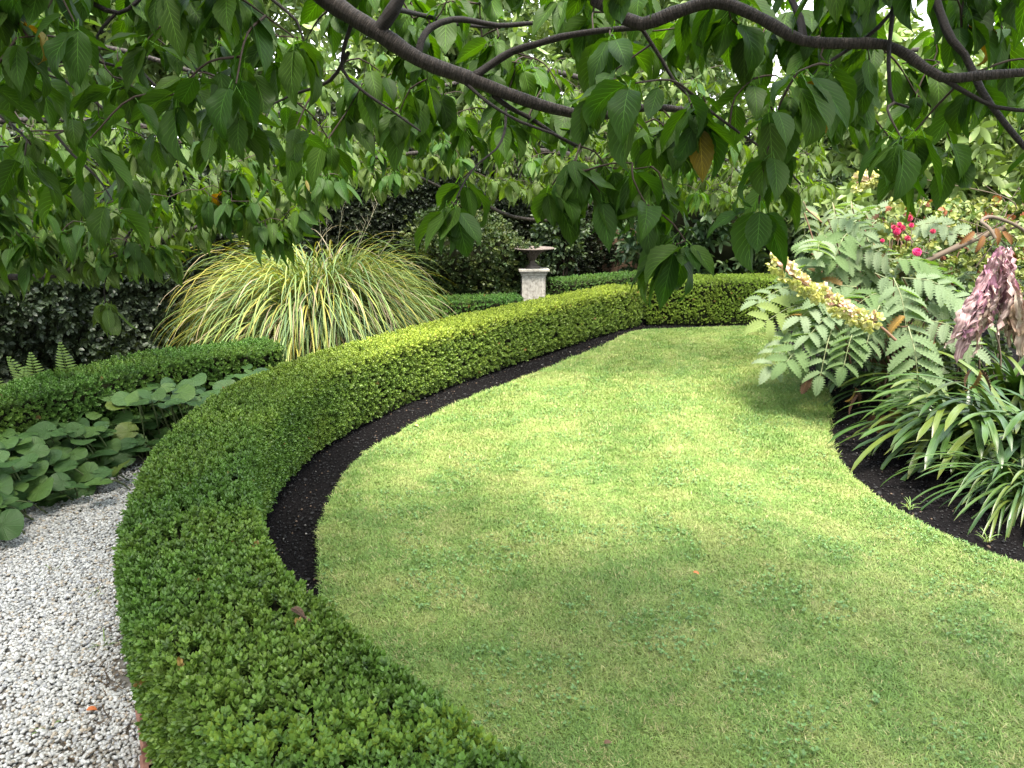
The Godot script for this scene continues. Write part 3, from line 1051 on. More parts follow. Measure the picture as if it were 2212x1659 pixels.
# ---------------------------------------------------------------- urn on its pedestal
func urn_and_pedestal() -> void:
	var base := Vector3(0.255, 0, -9.35)
	var stone := mat(Color.WHITE, 0.85, {"tex": noise_tex(0.02, lin(0.20, 0.18, 0.15), lin(0.56, 0.53, 0.47), 512, 5, 200, lin(0.46, 0.43, 0.38)), "tri": 1.6, "height": noise_tex(0.08, Color.BLACK, Color.WHITE, 256, 4, 201), "relief": 0.25})
	var ped := thing("stone_pedestal", "weathered grey stone pedestal with fluted shaft under the urn", "pedestal", base)
	ped.rotation.y = 0.12
	var top := at(1150, 577, 9.35).y
	var shaft := Acc.new()
	var hw := 0.152
	var outline := PackedVector2Array()
	for f in 4:                                                 # four faces, each with grooves
		for k in 41:
			var u := -hw + 2.0 * hw * k / 41.0
			var groove := 0.0
			if absf(u) < hw * 0.86:
				groove = 0.006 * pow(absf(sin(u / hw * 0.86 * PI * 5.0)), 0.6)
			outline.append(Vector2(u, hw - groove).rotated(PI / 2 * f))
	var rows := []
	for y in [-0.05, 0.10, top * 0.5, top - 0.115, top - 0.105, top - 0.085]:
		var row := PackedVector3Array()
		for q in outline.size() + 1:
			var p := outline[q % outline.size()]
			if y > top - 0.11 or y < 0.09:
				p = p.clamp(Vector2(-hw, -hw), Vector2(hw, hw))
				p = p * (hw / maxf(absf(p.x), absf(p.y)))
			row.append(Vector3(p.x, y, p.y))
		rows.append(row)
	shaft.grid(rows, true)
	part("shaft", shaft.mesh(), stone, ped)
	var mould := Acc.new()
	mould.box(Vector3(0, top - 0.072, 0), Vector3(0.325, 0.025, 0.325), 0.008)
	mould.box(Vector3(0, top - 0.048, 0), Vector3(0.345, 0.024, 0.345), 0.010)
	part("moulding", mould.mesh(), stone, ped)
	var cap := Acc.new()
	cap.box(Vector3(0, top - 0.018, 0), Vector3(0.385, 0.036, 0.385), 0.007)
	part("cap_slab", cap.mesh(), stone, ped)
	var plinth := Acc.new()
	plinth.box(Vector3(0, 0.03, 0), Vector3(0.38, 0.1, 0.38), 0.01)
	part("plinth", plinth.mesh(), stone, ped)
	var urn := thing("garden_urn", "wide stone urn with swirling fluted bowl on the pedestal", "urn", base + Vector3(0, top, 0))
	var dark := mat(Color.WHITE, 0.85, {"tex": noise_tex(0.03, lin(0.07, 0.055, 0.048), lin(0.23, 0.19, 0.165), 256, 5, 210), "tri": 3.0, "height": noise_tex(0.1, Color.BLACK, Color.WHITE, 128, 4, 211), "relief": 0.2})
	var lathe := func(profile: Array, lobes: float, depth: float, swirl: float) -> ArrayMesh:
		var a := Acc.new()
		var rr := []
		for i in profile.size():
			var row := PackedVector3Array()
			for j in 97:
				var an := TAU * (j % 96) / 96.0
				var q: float = profile[i][0]
				var lob := depth * float(profile[i][2]) * pow(absf(sin((an + swirl * float(profile[i][1])) * lobes * 0.5)), 0.7)
				q -= lob * q
				row.append(Vector3(cos(an) * q, profile[i][1], sin(an) * q))
			rr.append(row)
		a.grid(rr, true)
		return a.mesh()
	var hgt := at(1147, 533, 9.35).y - top
	part("foot", lathe.call([[0.0, 0.0, 0], [0.108, 0.0, 0], [0.108, 0.014, 0], [0.098, 0.022, 0], [0.07, 0.04, 0], [0.045, 0.062, 0], [0.036, hgt * 0.32, 0], [0.03, hgt * 0.345, 0]], 1.0, 0.0, 0.0), dark, urn)
	part("bowl", lathe.call([[0.034, hgt * 0.33, 0.6], [0.044, hgt * 0.36, 1.0], [0.05, hgt * 0.42, 1.0], [0.062, hgt * 0.5, 1.0], [0.082, hgt * 0.6, 1.0], [0.118, hgt * 0.71, 1.0], [0.168, hgt * 0.82, 1.0], [0.235, hgt * 0.90, 0.8], [0.255, hgt * 0.93, 0.0]], 18.0, 0.3, 3.0), dark, urn)
	part("rim", lathe.call([[0.24, hgt * 0.915, 0], [0.272, hgt * 0.925, 0], [0.28, hgt * 0.95, 0], [0.28, hgt * 0.985, 0], [0.268, hgt, 0], [0.245, hgt * 0.99, 0], [0.17, hgt * 0.87, 0], [0.0, hgt * 0.72, 0]], 40.0, 0.0, 0.0), dark, urn)


# ---------------------------------------------------------------- the big clump of ornamental grass
func tussock() -> void:
	var o := thing("grass_clump", "large arching clump of green and gold ornamental grass behind the hedge", "grass clump", Vector3(-1.62, 0, -6.4))
	var meshes := []
	for k in 14:
		var L := r(1.25, 1.75)
		meshes.append(strap(L, r(0.010, 0.016), r(0.0, 0.16), [1.85, 2.05, 2.25, 2.5, 2.7][k % 5], 13, 0.3, r(1.35, 1.9), 0.6).mesh())
	var kinds := [Color(0.16, 0.235, 0.065), Color(0.24, 0.29, 0.07), Color(0.32, 0.29, 0.06), Color(0.10, 0.17, 0.07), Color(0.40, 0.33, 0.22), Color(0.16, 0.235, 0.085), Color(0.25, 0.20, 0.11)]
	var weights := [0, 0, 0, 1, 1, 1, 5, 5, 5, 3, 3, 2, 2, 4, 6]
	var mats := []
	for c in kinds:
		mats.append(mat(c.linear_to_srgb(), 0.5, {"through": Color(0.7, 0.7, 0.25)}))
	var w := []
	var t := []
	var bases := []
	for i in 12:                                                # several tufts grow into the one dome
		var a := r(0, TAU)
		bases.append(Vector3(cos(a), 0, sin(a)) * r(0.0, 0.3) * Vector3(1.2, 1, 1))
	for i in 4300:
		var a := r(0, TAU)
		var base: Vector3 = bases[i % bases.size()] + Vector3(r(-0.07, 0.07), r(0.0, 0.1), r(-0.07, 0.07))
		var out := Basis(Vector3.UP, a) * Basis(Vector3.RIGHT, minf(0.95, absf(rng.randfn(0.0, 0.40))))
		var s := r(0.62, 1.0)
		if rng.randf() < 0.3:
			s *= 0.75
		var k: int = weights[rng.randi() % weights.size()]
		var tr := Transform3D(Basis.from_scale(Vector3(0.82 if sin(a) > 0.0 else 0.95, 1.3, 0.85)) * out.scaled(Vector3(1.0, s, s)), base)
		if i % 14 == 0 and i / 14 < 300 and cos(a) > -0.5:
			part("blade", meshes[i % 14], mats[k], o, tr)
		else:
			w.append(tr)
			var g := r(0.7, 1.3)
			t.append(Color(kinds[k].r * g, kinds[k].g * g, kinds[k].b * g))
	sorted_many("blades", meshes, mat(Color.WHITE, 0.5, {"through": Color(0.7, 0.7, 0.25), "tinted": true}), w, t, o)
	var straw := mat(lin(0.42, 0.37, 0.26), 0.7)
	for q in [[740, 450, 0.3], [790, 480, 0.4], [815, 440, 0.5], [690, 470, 0.0], [705, 440, 0.05], [850, 510, 0.6]]:
		var a := Acc.new()
		var e := at(q[0], q[1], 6.1) - o.position
		var line := spline([Vector3(0.05, 0.3, 0), Vector3(e.x * 0.5, e.y * 0.65, e.z * 0.5), e], 0.15)
		a.tube(line, 0.003, 0.0015, 3)
		for k in 5:
			var s := e - (e - line[line.size() - 3]) * (k * 0.22)
			a.tube(PackedVector3Array([s, s + Vector3(r(-0.06, 0.09), r(0.03, 0.11), r(-0.04, 0.04))]), 0.0016, 0.0008, 3)
		part("flower_stalk", a.mesh(), straw, o)


# ---------------------------------------------------------------- the round-leaved plants beside the path
func round_leaved_bed() -> void:
	var o := thing("round_leaved_plant", "spreading patch of big round kidney-shaped leaves beside the pebble path", "plant", on(180, 1010))
	var tex := ImageTexture.create_from_image(palmate_image(256, 0.70))
	var hgt := ImageTexture.create_from_image(palmate_image(128, 0.0))
	var mats := []
	for c in [[0.105, 0.225, 0.05], [0.125, 0.25, 0.055], [0.08, 0.185, 0.042], [0.15, 0.28, 0.06], [0.19, 0.27, 0.045]]:
		mats.append(mat(lin(c[0], c[1], c[2]), 0.5, {"tex": tex, "height": hgt, "relief": 0.25, "through": Color(0.4, 0.5, 0.15)}))
	var stalk := mat(lin(0.10, 0.13, 0.05), 0.6)
	var meshes := []
	for k in 7:
		meshes.append(round_leaf(0.086, k))
	var outline := PackedVector2Array()
	for q in [[-120, 930], [0, 905], [60, 888], [150, 868], [200, 838], [250, 835], [280, 850], [350, 825], [500, 812], [545, 780], [620, 775], [560, 835], [500, 862], [430, 900], [350, 960], [300, 985], [255, 1010], [225, 1040], [150, 1062], [60, 1105], [0, 1160], [-120, 1250]]:
		outline.append(Vector2(q[0], q[1]))
	var placed := []
	var tries := 0
	while placed.size() < 350 and tries < 12000:
		tries += 1
		var q := Vector2(r(-110, 590), r(790, 1200))
		if not Geometry2D.is_point_in_polygon(q, outline):
			continue
		var front := 1e9
		for k in range(10, outline.size() - 1):
			front = minf(front, q.distance_to(Geometry2D.get_closest_point_to_segment(q, outline[k], outline[k + 1])))
		var h := clampf(0.05 + front * 0.0016 + r(-0.05, 0.05), 0.03, 0.30)
		if q.y < 875.0:
			h = r(0.24, 0.38)
		var p := on(q.x, q.y, h)
		var ok := true
		for e in placed:
			if e.distance_to(p) < 0.05:
				ok = false
				break
		if not ok:
			continue
		placed.append(p)
	for i in 110:                                               # young leaves low among the stalks
		var q := Vector2(r(-110, 560), r(820, 1150))
		if Geometry2D.is_point_in_polygon(q, outline):
			placed.append(on(q.x, q.y, r(0.05, 0.15)))
	for i in placed.size():
		var p: Vector3 = placed[i]
		var s := r(0.45, 0.86)
		var tilt := Vector3(0.28, 1.0, 0.42) + rv(0.38)
		var bs := frame(Vector3(0, 0, -1).rotated(Vector3.UP, r(-2.2, 2.2)), tilt)
		var turned := Basis(bs.x, bs.z, -bs.y)                  # leaf plane across the tilt
		var lf := part("leaf", meshes[i % 7], mats[rng.randi() % (5 if i % 6 == 0 else 4)], o, Transform3D(turned.scaled(Vector3.ONE * s), p - o.position))
		lf.set_meta("kind", "object")
		lf.remove_meta("kind")
		var a := Acc.new()
		var foot := Vector3(p.x + r(-0.07, 0.07), 0.0, p.z - r(0.06, 0.22))
		a.tube(spline([foot - o.position, foot.lerp(p, 0.5) + Vector3(r(-0.02, 0.02), 0.03, 0) - o.position, p - o.position], 0.06), 0.0045, 0.0032, 5)
		part("leaf_stalk", a.mesh(), stalk, o)


func ferns() -> void:
	var green := mat(lin(0.11, 0.19, 0.05), 0.6, {"through": Color(0.6, 0.6, 0.2)})
	var labels := ["small upright fern against the dark hedge, leftmost at the picture edge", "small fern with a curved frond between the other two ferns", "upright single-frond fern nearest the middle of the dark hedge"]
	var spots := [[20, 830, [[-0.25, 0.3], [0.3, 0.26]]], [78, 815, [[-0.22, 0.30], [0.05, 0.36]]], [147, 800, [[0.02, 0.40]]]]
	for i in 3:
		var p := at(spots[i][0], spots[i][1], 4.5)
		var f := thing("fern", labels[i], "fern", Vector3(p.x, 0, p.z), "ferns behind the left hedge")
		for fr in spots[i][2]:
			var a := Acc.new()
			var line := spline([Vector3.ZERO, Vector3(fr[0] * 0.1, p.y * 0.6, 0.0), Vector3(fr[0] * 0.5, p.y + float(fr[1]) * 0.45, 0.05)], 0.02)
			a.tube(line, 0.003, 0.001, 4)
			for k in range(line.size() / 3, line.size()):
				var q := float(k - line.size() / 3) / (line.size() * 0.67)
				var len := 0.075 * sin(PI * clampf(q * 0.85 + 0.15, 0.0, 1.0)) + 0.006
				for s in [-1.0, 1.0]:
					a.xf(blade(len, 0.013, {"segs": 4, "cols": 1, "sharp": 0.8}), Transform3D(frame(Vector3(s, 0.25, 0.15), Vector3(0, 0.2, 1)), line[k]))
			part("frond", a.mesh(), green, f)


# ---------------------------------------------------------------- right-hand border
func toothed(L: float, W: float, curl: float) -> Acc:
	return blade(L, W, {"segs": 18, "cols": 1, "fold": 0.5, "curl": curl, "teeth": 0.30, "widest": 0.42, "sharp": 0.85})

func right_border() -> void:
	honey_bush()
	strap_clumps()
	rose()
	withered_head()

func honey_bush() -> void:
	var root := at(1935, 800, 5.6)
	var o := thing("honey_bush", "silvery green honey bush with big toothed feather leaves over the lawn", "shrub", Vector3(root.x, 0, root.z))
	var mats := []
	for c in [[0.215, 0.30, 0.145], [0.25, 0.335, 0.18], [0.175, 0.265, 0.105], [0.29, 0.365, 0.215], [0.25, 0.325, 0.10]]:
		mats.append(mat(lin(c[0], c[1], c[2]), 0.65, {"spec": 0.25, "tex": M.vein_soft, "through": Color(0.8, 0.9, 0.4), "height": M.vein_height, "relief": 0.2}))
	var old := mat(lin(0.42, 0.25, 0.05), 0.6, {"tex": M.vein})
	var dead := mat(lin(0.22, 0.11, 0.055), 0.8, {"tex": M.vein})
	var stem := mat(lin(0.17, 0.19, 0.09), 0.6)
	var brown := mat(lin(0.16, 0.09, 0.055), 0.7)
	var leaflets := [toothed(0.16, 0.064, 0.5).mesh(), toothed(0.16, 0.06, 0.9).mesh(), toothed(0.16, 0.072, 0.3).mesh()]
	# leaf tips: [px, py, depth, base px, base py, scale]
	var leaves := []
	for q in [[1985, 845, 4.35, 1962, 705, 1.15], [1960, 720, 4.6, 1930, 600, 1.05], [1850, 660, 4.9, 1930, 640, 1.0], [1720, 690, 5.0, 1830, 640, 1.0], [1640, 700, 5.1, 1780, 655, 1.05], [1625, 655, 5.3, 1760, 620, 0.9], [1690, 790, 4.9, 1800, 690, 1.0], [1660, 800, 5.0, 1745, 700, 0.95], [1770, 820, 4.8, 1800, 700, 0.9], [2050, 640, 4.7, 1950, 600, 1.0], [2010, 590, 4.9, 1920, 560, 1.0], [1900, 560, 5.1, 1840, 540, 0.9], [1860, 600, 5.2, 1920, 560, 0.9], [1780, 560, 5.4, 1850, 600, 0.9], [1700, 600, 5.4, 1790, 600, 0.85], [2090, 690, 4.8, 1980, 660, 1.0], [1870, 750, 4.7, 1900, 660, 0.9], [1740, 730, 4.9, 1830, 670, 0.9], [1820, 800, 4.7, 1850, 700, 0.85], [2080, 740, 4.6, 2000, 690, 0.9], [1760, 650, 5.0, 1850, 620, 0.9], [1960, 650, 4.9, 1890, 590, 1.0]]:
		leaves.append(q)
	for i in 64:
		var bx := r(1740, 2090)
		var by := r(470, 720)
		var d := r(5.1, 6.2)
		leaves.append([bx + r(-110, 60), by + r(-10, 110), d - 0.1, bx, by, r(0.7, 1.0)])
	for i in 10:
		var bx := r(1680, 1960)
		leaves.append([bx + r(-70, 40), r(440, 540), r(5.4, 6.4), bx, r(400, 480), r(0.7, 0.95)])
	var stems := Acc.new()
	for i in leaves.size():
		var q: Array = leaves[i]
		var b := at(q[3], q[4], float(q[2]) + 0.12) - o.position
		var tip := at(q[0], q[1], q[2]) - o.position
		var leaf := Node3D.new()
		leaf.name = "leaf"
		o.add_child(leaf, true)
		leaf.position = b
		var dir := tip - b
		if dir.length() < 0.2:
			dir = dir.normalized() * 0.28
		var len := maxf(dir.length(), 0.38 * float(q[5]))
		dir = dir.normalized()
		var line := spline([Vector3.ZERO, dir * len * 0.5 + Vector3(0, 0.05, 0), dir * len * 0.92], 0.02)
		var up := (Vector3.UP * 1.0 + Vector3(-0.2, 0, 0.55) + rv(0.35)).normalized()
		var across := dir.cross(up).normalized()
		var rach := Acc.new()
		rach.tube(line, 0.0045, 0.0022, 5)
		part("rachis", rach.mesh(), stem, leaf)
		var mt: Material = mats[i % 4]
		if i % 9 == 4:
			mt = mats[4]
		var pairs := 5
		for k in pairs:
			var t := 0.22 + 0.74 * k / (pairs - 1)
			var p := line[clampi(int(t * (line.size() - 1)), 0, line.size() - 1)]
			for s in [-1.0, 1.0]:
				var ld: Vector3 = (across * s + dir * r(0.35, 0.6) + Vector3.DOWN * r(0.0, 0.3)).normalized()
				var sc := float(q[5]) * (0.75 + 0.4 * sin(PI * (0.25 + 0.5 * k / (pairs - 1.0)))) * r(0.9, 1.05)
				var m2: Material = mt
				if rng.randf() < 0.02:
					m2 = old
				part("leaflet", leaflets[rng.randi() % 3], m2, leaf, Transform3D(frame(ld, up + across * s * 0.35 + rv(0.12)).scaled(Vector3.ONE * sc), p))
		part("leaflet", leaflets[2], mt, leaf, Transform3D(frame(dir + Vector3.DOWN * 0.15, up).scaled(Vector3.ONE * float(q[5]) * 1.05), line[-1]))
		if i % 3 == 0:
			var hub := Vector3(r(-0.25, 0.3), r(0.35, 0.6), r(-0.3, 0.2))
			stems.tube(spline([Vector3(r(-0.1, 0.1), 0, r(-0.1, 0.1)), hub, b], 0.12), 0.012, 0.005, 5)
		else:
			stems.tube(spline([b * 0.6 + Vector3(0, -0.1, -0.1), b * 0.85, b], 0.1), 0.007, 0.0045, 5)
	part("stems", stems.mesh(), brown, o).set_meta("kind", "stuff")
	# withered brown leaves inside the bush
	for q in [[1895, 905, 4.4], [1845, 845, 4.8], [1885, 545, 5.3], [1835, 490, 5.5], [1905, 470, 5.4], [1760, 805, 4.9], [1930, 890, 4.4], [1985, 900, 4.3], [2105, 800, 4.3]]:
		var p := at(q[0], q[1], q[2]) - o.position
		for k in 3:
			part("withered_leaf", leaflets[k], dead if k != 1 else old, o, Transform3D(frame(Vector3.DOWN + rv(0.6), rv()).scaled(Vector3.ONE * r(0.7, 1.0)), p + rv(0.03)))
	# inner shade: a mass of smaller leaves low down
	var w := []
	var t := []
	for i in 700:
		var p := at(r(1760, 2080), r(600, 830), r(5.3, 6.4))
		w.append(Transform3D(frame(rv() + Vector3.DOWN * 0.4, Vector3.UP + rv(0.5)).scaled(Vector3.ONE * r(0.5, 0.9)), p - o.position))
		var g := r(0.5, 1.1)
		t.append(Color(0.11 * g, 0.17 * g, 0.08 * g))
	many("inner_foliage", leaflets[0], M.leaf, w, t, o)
	# the two spikes of papery seed pods
	var pod := Acc.new()
	for k in 4:
		var lf := blade(0.042, 0.034, {"segs": 5, "cols": 2, "fold": 0.55, "curl": -0.9, "widest": 0.5, "sharp": 0.55})
		pod.xf(lf, Transform3D(Basis(Vector3.UP, TAU * k / 4.0) * Basis(Vector3.RIGHT, 0.45), Vector3.ZERO))
	var pod_mesh := pod.mesh()
	var podm := []
	for c in [[0.40, 0.40, 0.16], [0.48, 0.46, 0.22], [0.34, 0.36, 0.12], [0.52, 0.36, 0.27], [0.56, 0.30, 0.28]]:
		podm.append(mat(lin(c[0], c[1], c[2]), 0.6, {"through": Color(0.6, 0.6, 0.3)}))
	var spikes := [[[[1665, 562], [1740, 615], [1830, 675], [1900, 705], [1935, 735]], 4.4, 190, 0.8, "seed_spike"], [[[1850, 395], [1890, 385], [1935, 380], [1990, 372]], 5.0, 90, 0.6, "seed_spike"]]
	for sp in spikes:
		var node := Node3D.new()
		node.name = sp[4]
		o.add_child(node, true)
		var pts := []
		for q in sp[0]:
			pts.append(at(q[0], q[1], sp[1]) - o.position)
		var line := spline(pts, 0.02)
		var st := Acc.new()
		st.tube(line, 0.005, 0.009, 6)
		part("spike_stem", st.mesh(), brown, node)
		for i in int(sp[2]):
			var f := pow(r(0.0, 1.0), 0.95) * 0.84
			var k := int(f * (line.size() - 2))
			var ax := (line[k + 1] - line[k]).normalized()
			var d := rv()
			d = (d - ax * d.dot(ax)).normalized()
			var mt: Material = podm[rng.randi() % 3]
			if d.y > 0.1 and rng.randf() < 0.45:
				mt = podm[3 + rng.randi() % 2]
			part("seed_pod", pod_mesh, mt, node, Transform3D(frame(d + Vector3.DOWN * 0.45 + rv(0.3), rv()).scaled(Vector3.ONE * r(0.6, 1.15)), line[k] + d * r(0.012, 0.05)))

func strap_clumps() -> void:
	var sim := Image.create(64, 128, false, Image.FORMAT_RGB8)
	for y in 128:
		for x in 64:
			var u := absf(x - 31.5) / 32.0
			var q := 0.80 + 0.10 * sin(x * 1.7) * (0.5 + 0.5 * fine.get_noise_2d(x * 3.0, y * 0.4)) + 0.10 * clampf(1.0 - u * 7.0, 0.0, 1.0) + 0.10 * fine.get_noise_2d(x * 0.5, y * 0.35)
			var tip := clampf((y - 119.0) / 9.0, 0.0, 1.0) * 0.6
			sim.set_pixel(x, y, Color(lerpf(q, 0.9, tip), lerpf(q, 0.72, tip), lerpf(q, 0.5, tip)))
	M.strap_tex = ImageTexture.create_from_image(sim)
	var mats := []
	for c in [[0.055, 0.115, 0.022], [0.072, 0.14, 0.028], [0.04, 0.092, 0.020], [0.09, 0.16, 0.034], [0.125, 0.175, 0.03]]:
		mats.append(mat(lin(c[0], c[1], c[2]), 0.32, {"through": Color(0.35, 0.42, 0.1), "spec": 0.4, "tex": M.strap_tex}))
	var wide := []
	for k in 9:
		wide.append(strap(r(0.66, 0.95), r(0.028, 0.040), r(0.1, 0.5), r(1.6, 2.3), 14, 0.28, r(0.9, 1.4), 0.14).mesh())
	var narrow := []
	for k in 8:
		narrow.append(strap(r(0.45, 0.62), r(0.011, 0.016), r(0.1, 0.5), r(1.8, 2.7), 12, 0.35, r(0.9, 1.3), 0.3).mesh())
	var thin := []
	for k in 6:
		thin.append(strap(r(0.4, 0.7), r(0.012, 0.018), r(0.05, 0.4), r(1.4, 2.4), 10, 0.3, 1.2, 0.4).mesh())
	var clump := func(label: String, px: float, py: float, n: int, set_: Array, s0: float, s1: float, toward: float, spread: float) -> void:
		var p := on(px, py)
		var o := thing("strap_leaf_clump", label, "plant", p, "strap-leaved clumps in the right border")
		for i in n:
			var a := toward + rng.randfn(0.0, spread)
			var bs := Basis(Vector3.UP, a) * Basis(Vector3.RIGHT, r(-0.1, 0.5))
			part("leaf", set_[rng.randi() % set_.size()], mats[rng.randi() % 5], o, Transform3D(bs.scaled(Vector3.ONE * r(s0, s1)), Vector3(r(-0.12, 0.12), 0, r(-0.12, 0.12))))
	clump.call("broad strap-leaved clump arching over the bare soil below the honey bush", 2095, 985, 95, wide, 0.8, 1.1, -1.0, 1.0)
	clump.call("broad strap-leaved clump at the right edge with leaves folded over", 2215, 1010, 84, wide, 0.8, 1.15, -0.9, 1.0)
	clump.call("strap-leaved clump half hidden under the honey bush", 2010, 890, 75, wide, 0.7, 1.0, -0.9, 0.9)
	clump.call("upright strap-leaved clump at the right edge under the withered flower head", 2190, 890, 80, wide, 0.9, 1.2, -0.6, 1.4)
	clump.call("fine narrow-leaved clump at the lower right corner of the border", 2215, 1085, 120, narrow, 0.85, 1.1, -0.9, 0.9)
	clump.call("fine narrow-leaved clump next to the broad leaves, lower right border", 2290, 1040, 110, narrow, 0.9, 1.15, -0.9, 1.0)
	clump.call("thin arching leaves at the back of the border under the honey bush", 1880, 790, 40, thin, 0.7, 1.0, -0.5, 1.6)

func rose() -> void:
	var foot := at(2100, 640, 5.4)
	var o := thing("rose_bush", "rose bush with small crimson blooms behind the honey bush", "rose bush", Vector3(foot.x, 0, foot.z))
	var bark := mat(lin(0.09, 0.065, 0.045), 0.85)
	var main := Acc.new()
	main.tube(spline([at(2212, 480, 5.2) - o.position, at(2130, 507, 5.1) - o.position, at(2030, 550, 5.0) - o.position, at(1970, 580, 5.0) - o.position, at(1925, 605, 5.1) - o.position], 0.06), 0.024, 0.016, 8, 0.12)
	part("main_stem", main.mesh(), bark, o)
	var thin := Acc.new()
	for i in 16:
		var s := at(r(1980, 2200), r(490, 580), r(5.0, 5.4)) - o.position
		thin.tube(spline([s, s + Vector3(r(-0.2, 0.2), r(0.05, 0.3), r(-0.2, 0.1)), s + Vector3(r(-0.5, 0.4), r(0.1, 0.5), r(-0.3, 0.2))], 0.07), 0.005, 0.002, 4)
	for i in 14:
		var s := at(r(2000, 2230), r(560, 700), r(4.9, 5.6))
		thin.tube(spline([s - o.position, Vector3(s.x - o.position.x + r(-0.3, 0.3), s.y * 0.5, s.z - o.position.z), Vector3(s.x - o.position.x + r(-0.4, 0.4), 0, s.z - o.position.z)], 0.1), 0.005, 0.008, 4)
	part("canes", thin.mesh(), bark, o).set_meta("kind", "stuff")
	var w := []
	var t := []
	var lf := whorl(5, 0.05, 0.03, 1.1)
	for i in 620:
		var p := at(r(1900, 2260), r(430, 620), r(4.95, 6.0)) - o.position
		w.append(Transform3D(frame(rv() + Vector3.DOWN * 0.2, Vector3.UP + Vector3(0, 0, 0.5) + rv(0.4)).scaled(Vector3.ONE * r(0.7, 1.2)), p))
		var g := r(0.7, 1.3)
		var c := Color(0.11, 0.17, 0.05).lerp(Color(0.24, 0.24, 0.06), rng.randf())
		if rng.randf() < 0.07:
			c = Color(0.22, 0.07, 0.03)
		t.append(Color(c.r * g, c.g * g, c.b * g))
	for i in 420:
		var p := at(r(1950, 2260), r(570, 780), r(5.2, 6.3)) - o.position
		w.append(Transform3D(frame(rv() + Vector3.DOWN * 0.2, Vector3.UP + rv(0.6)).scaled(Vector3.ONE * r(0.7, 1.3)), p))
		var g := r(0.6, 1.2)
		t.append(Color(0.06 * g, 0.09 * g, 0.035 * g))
	many("foliage", lf, M.leaf, w, t, o)
	# blooms: rings of ruffled petals
	var petal := blade(0.022, 0.026, {"segs": 5, "cols": 2, "fold": 0.3, "curl": -0.9, "widest": 0.62, "sharp": 0.35, "wave": 0.08})
	var bl := Acc.new()
	for ring in 4:
		var n := [3, 5, 7, 8][ring] as int
		for k in n:
			bl.xf(petal, Transform3D((Basis(Vector3.UP, TAU * k / n + ring * 0.5) * Basis(Vector3.RIGHT, 0.2 + ring * 0.36)).scaled(Vector3.ONE * (0.62 + ring * 0.16)), Vector3(0, 0.012 - ring * 0.002, 0)))
	var bm := bl.mesh()
	var reds := [mat(lin(0.42, 0.012, 0.075), 0.55, {"through": Color(0.6, 0.1, 0.1)}), mat(lin(0.27, 0.008, 0.035), 0.55), mat(lin(0.5, 0.02, 0.12), 0.55, {"through": Color(0.6, 0.1, 0.1)})]
	var k2 := 0
	for q in [[1980, 545, 1.35, 2], [1937, 500, 1.2, 0], [1948, 493, 1.0, 1], [1930, 492, 0.9, 1], [1963, 472, 1.1, 1], [1968, 487, 0.8, 0], [1960, 515, 0.85, 1], [2015, 500, 0.8, 1], [1942, 486, 0.8, 0], [1906, 520, 0.6, 0]]:
		var p := at(q[0], q[1], 4.75) - o.position
		part("rose_bloom", bm, reds[q[3]], o, Transform3D(frame(Vector3(r(-0.4, 0.2), 0.5, 0.9), rv()).scaled(Vector3.ONE * float(q[2])), p))
		k2 += 1
	# rusty leaves hanging over the stem
	var rust := mat(lin(0.36, 0.16, 0.04), 0.7, {"tex": M.vein, "through": Color(0.6, 0.4, 0.1)})
	var rl := toothed(0.12, 0.04, 0.7).mesh()
	for q in [[2105, 500, -0.8], [2125, 508, -0.3], [2150, 492, 0.2], [2165, 500, 0.7]]:
		part("rusty_leaf", rl, rust, o, Transform3D(frame(Vector3(q[2], -0.7, 0.2), Vector3(0, 0.4, 1)), at(q[0], q[1], 4.6) - o.position))

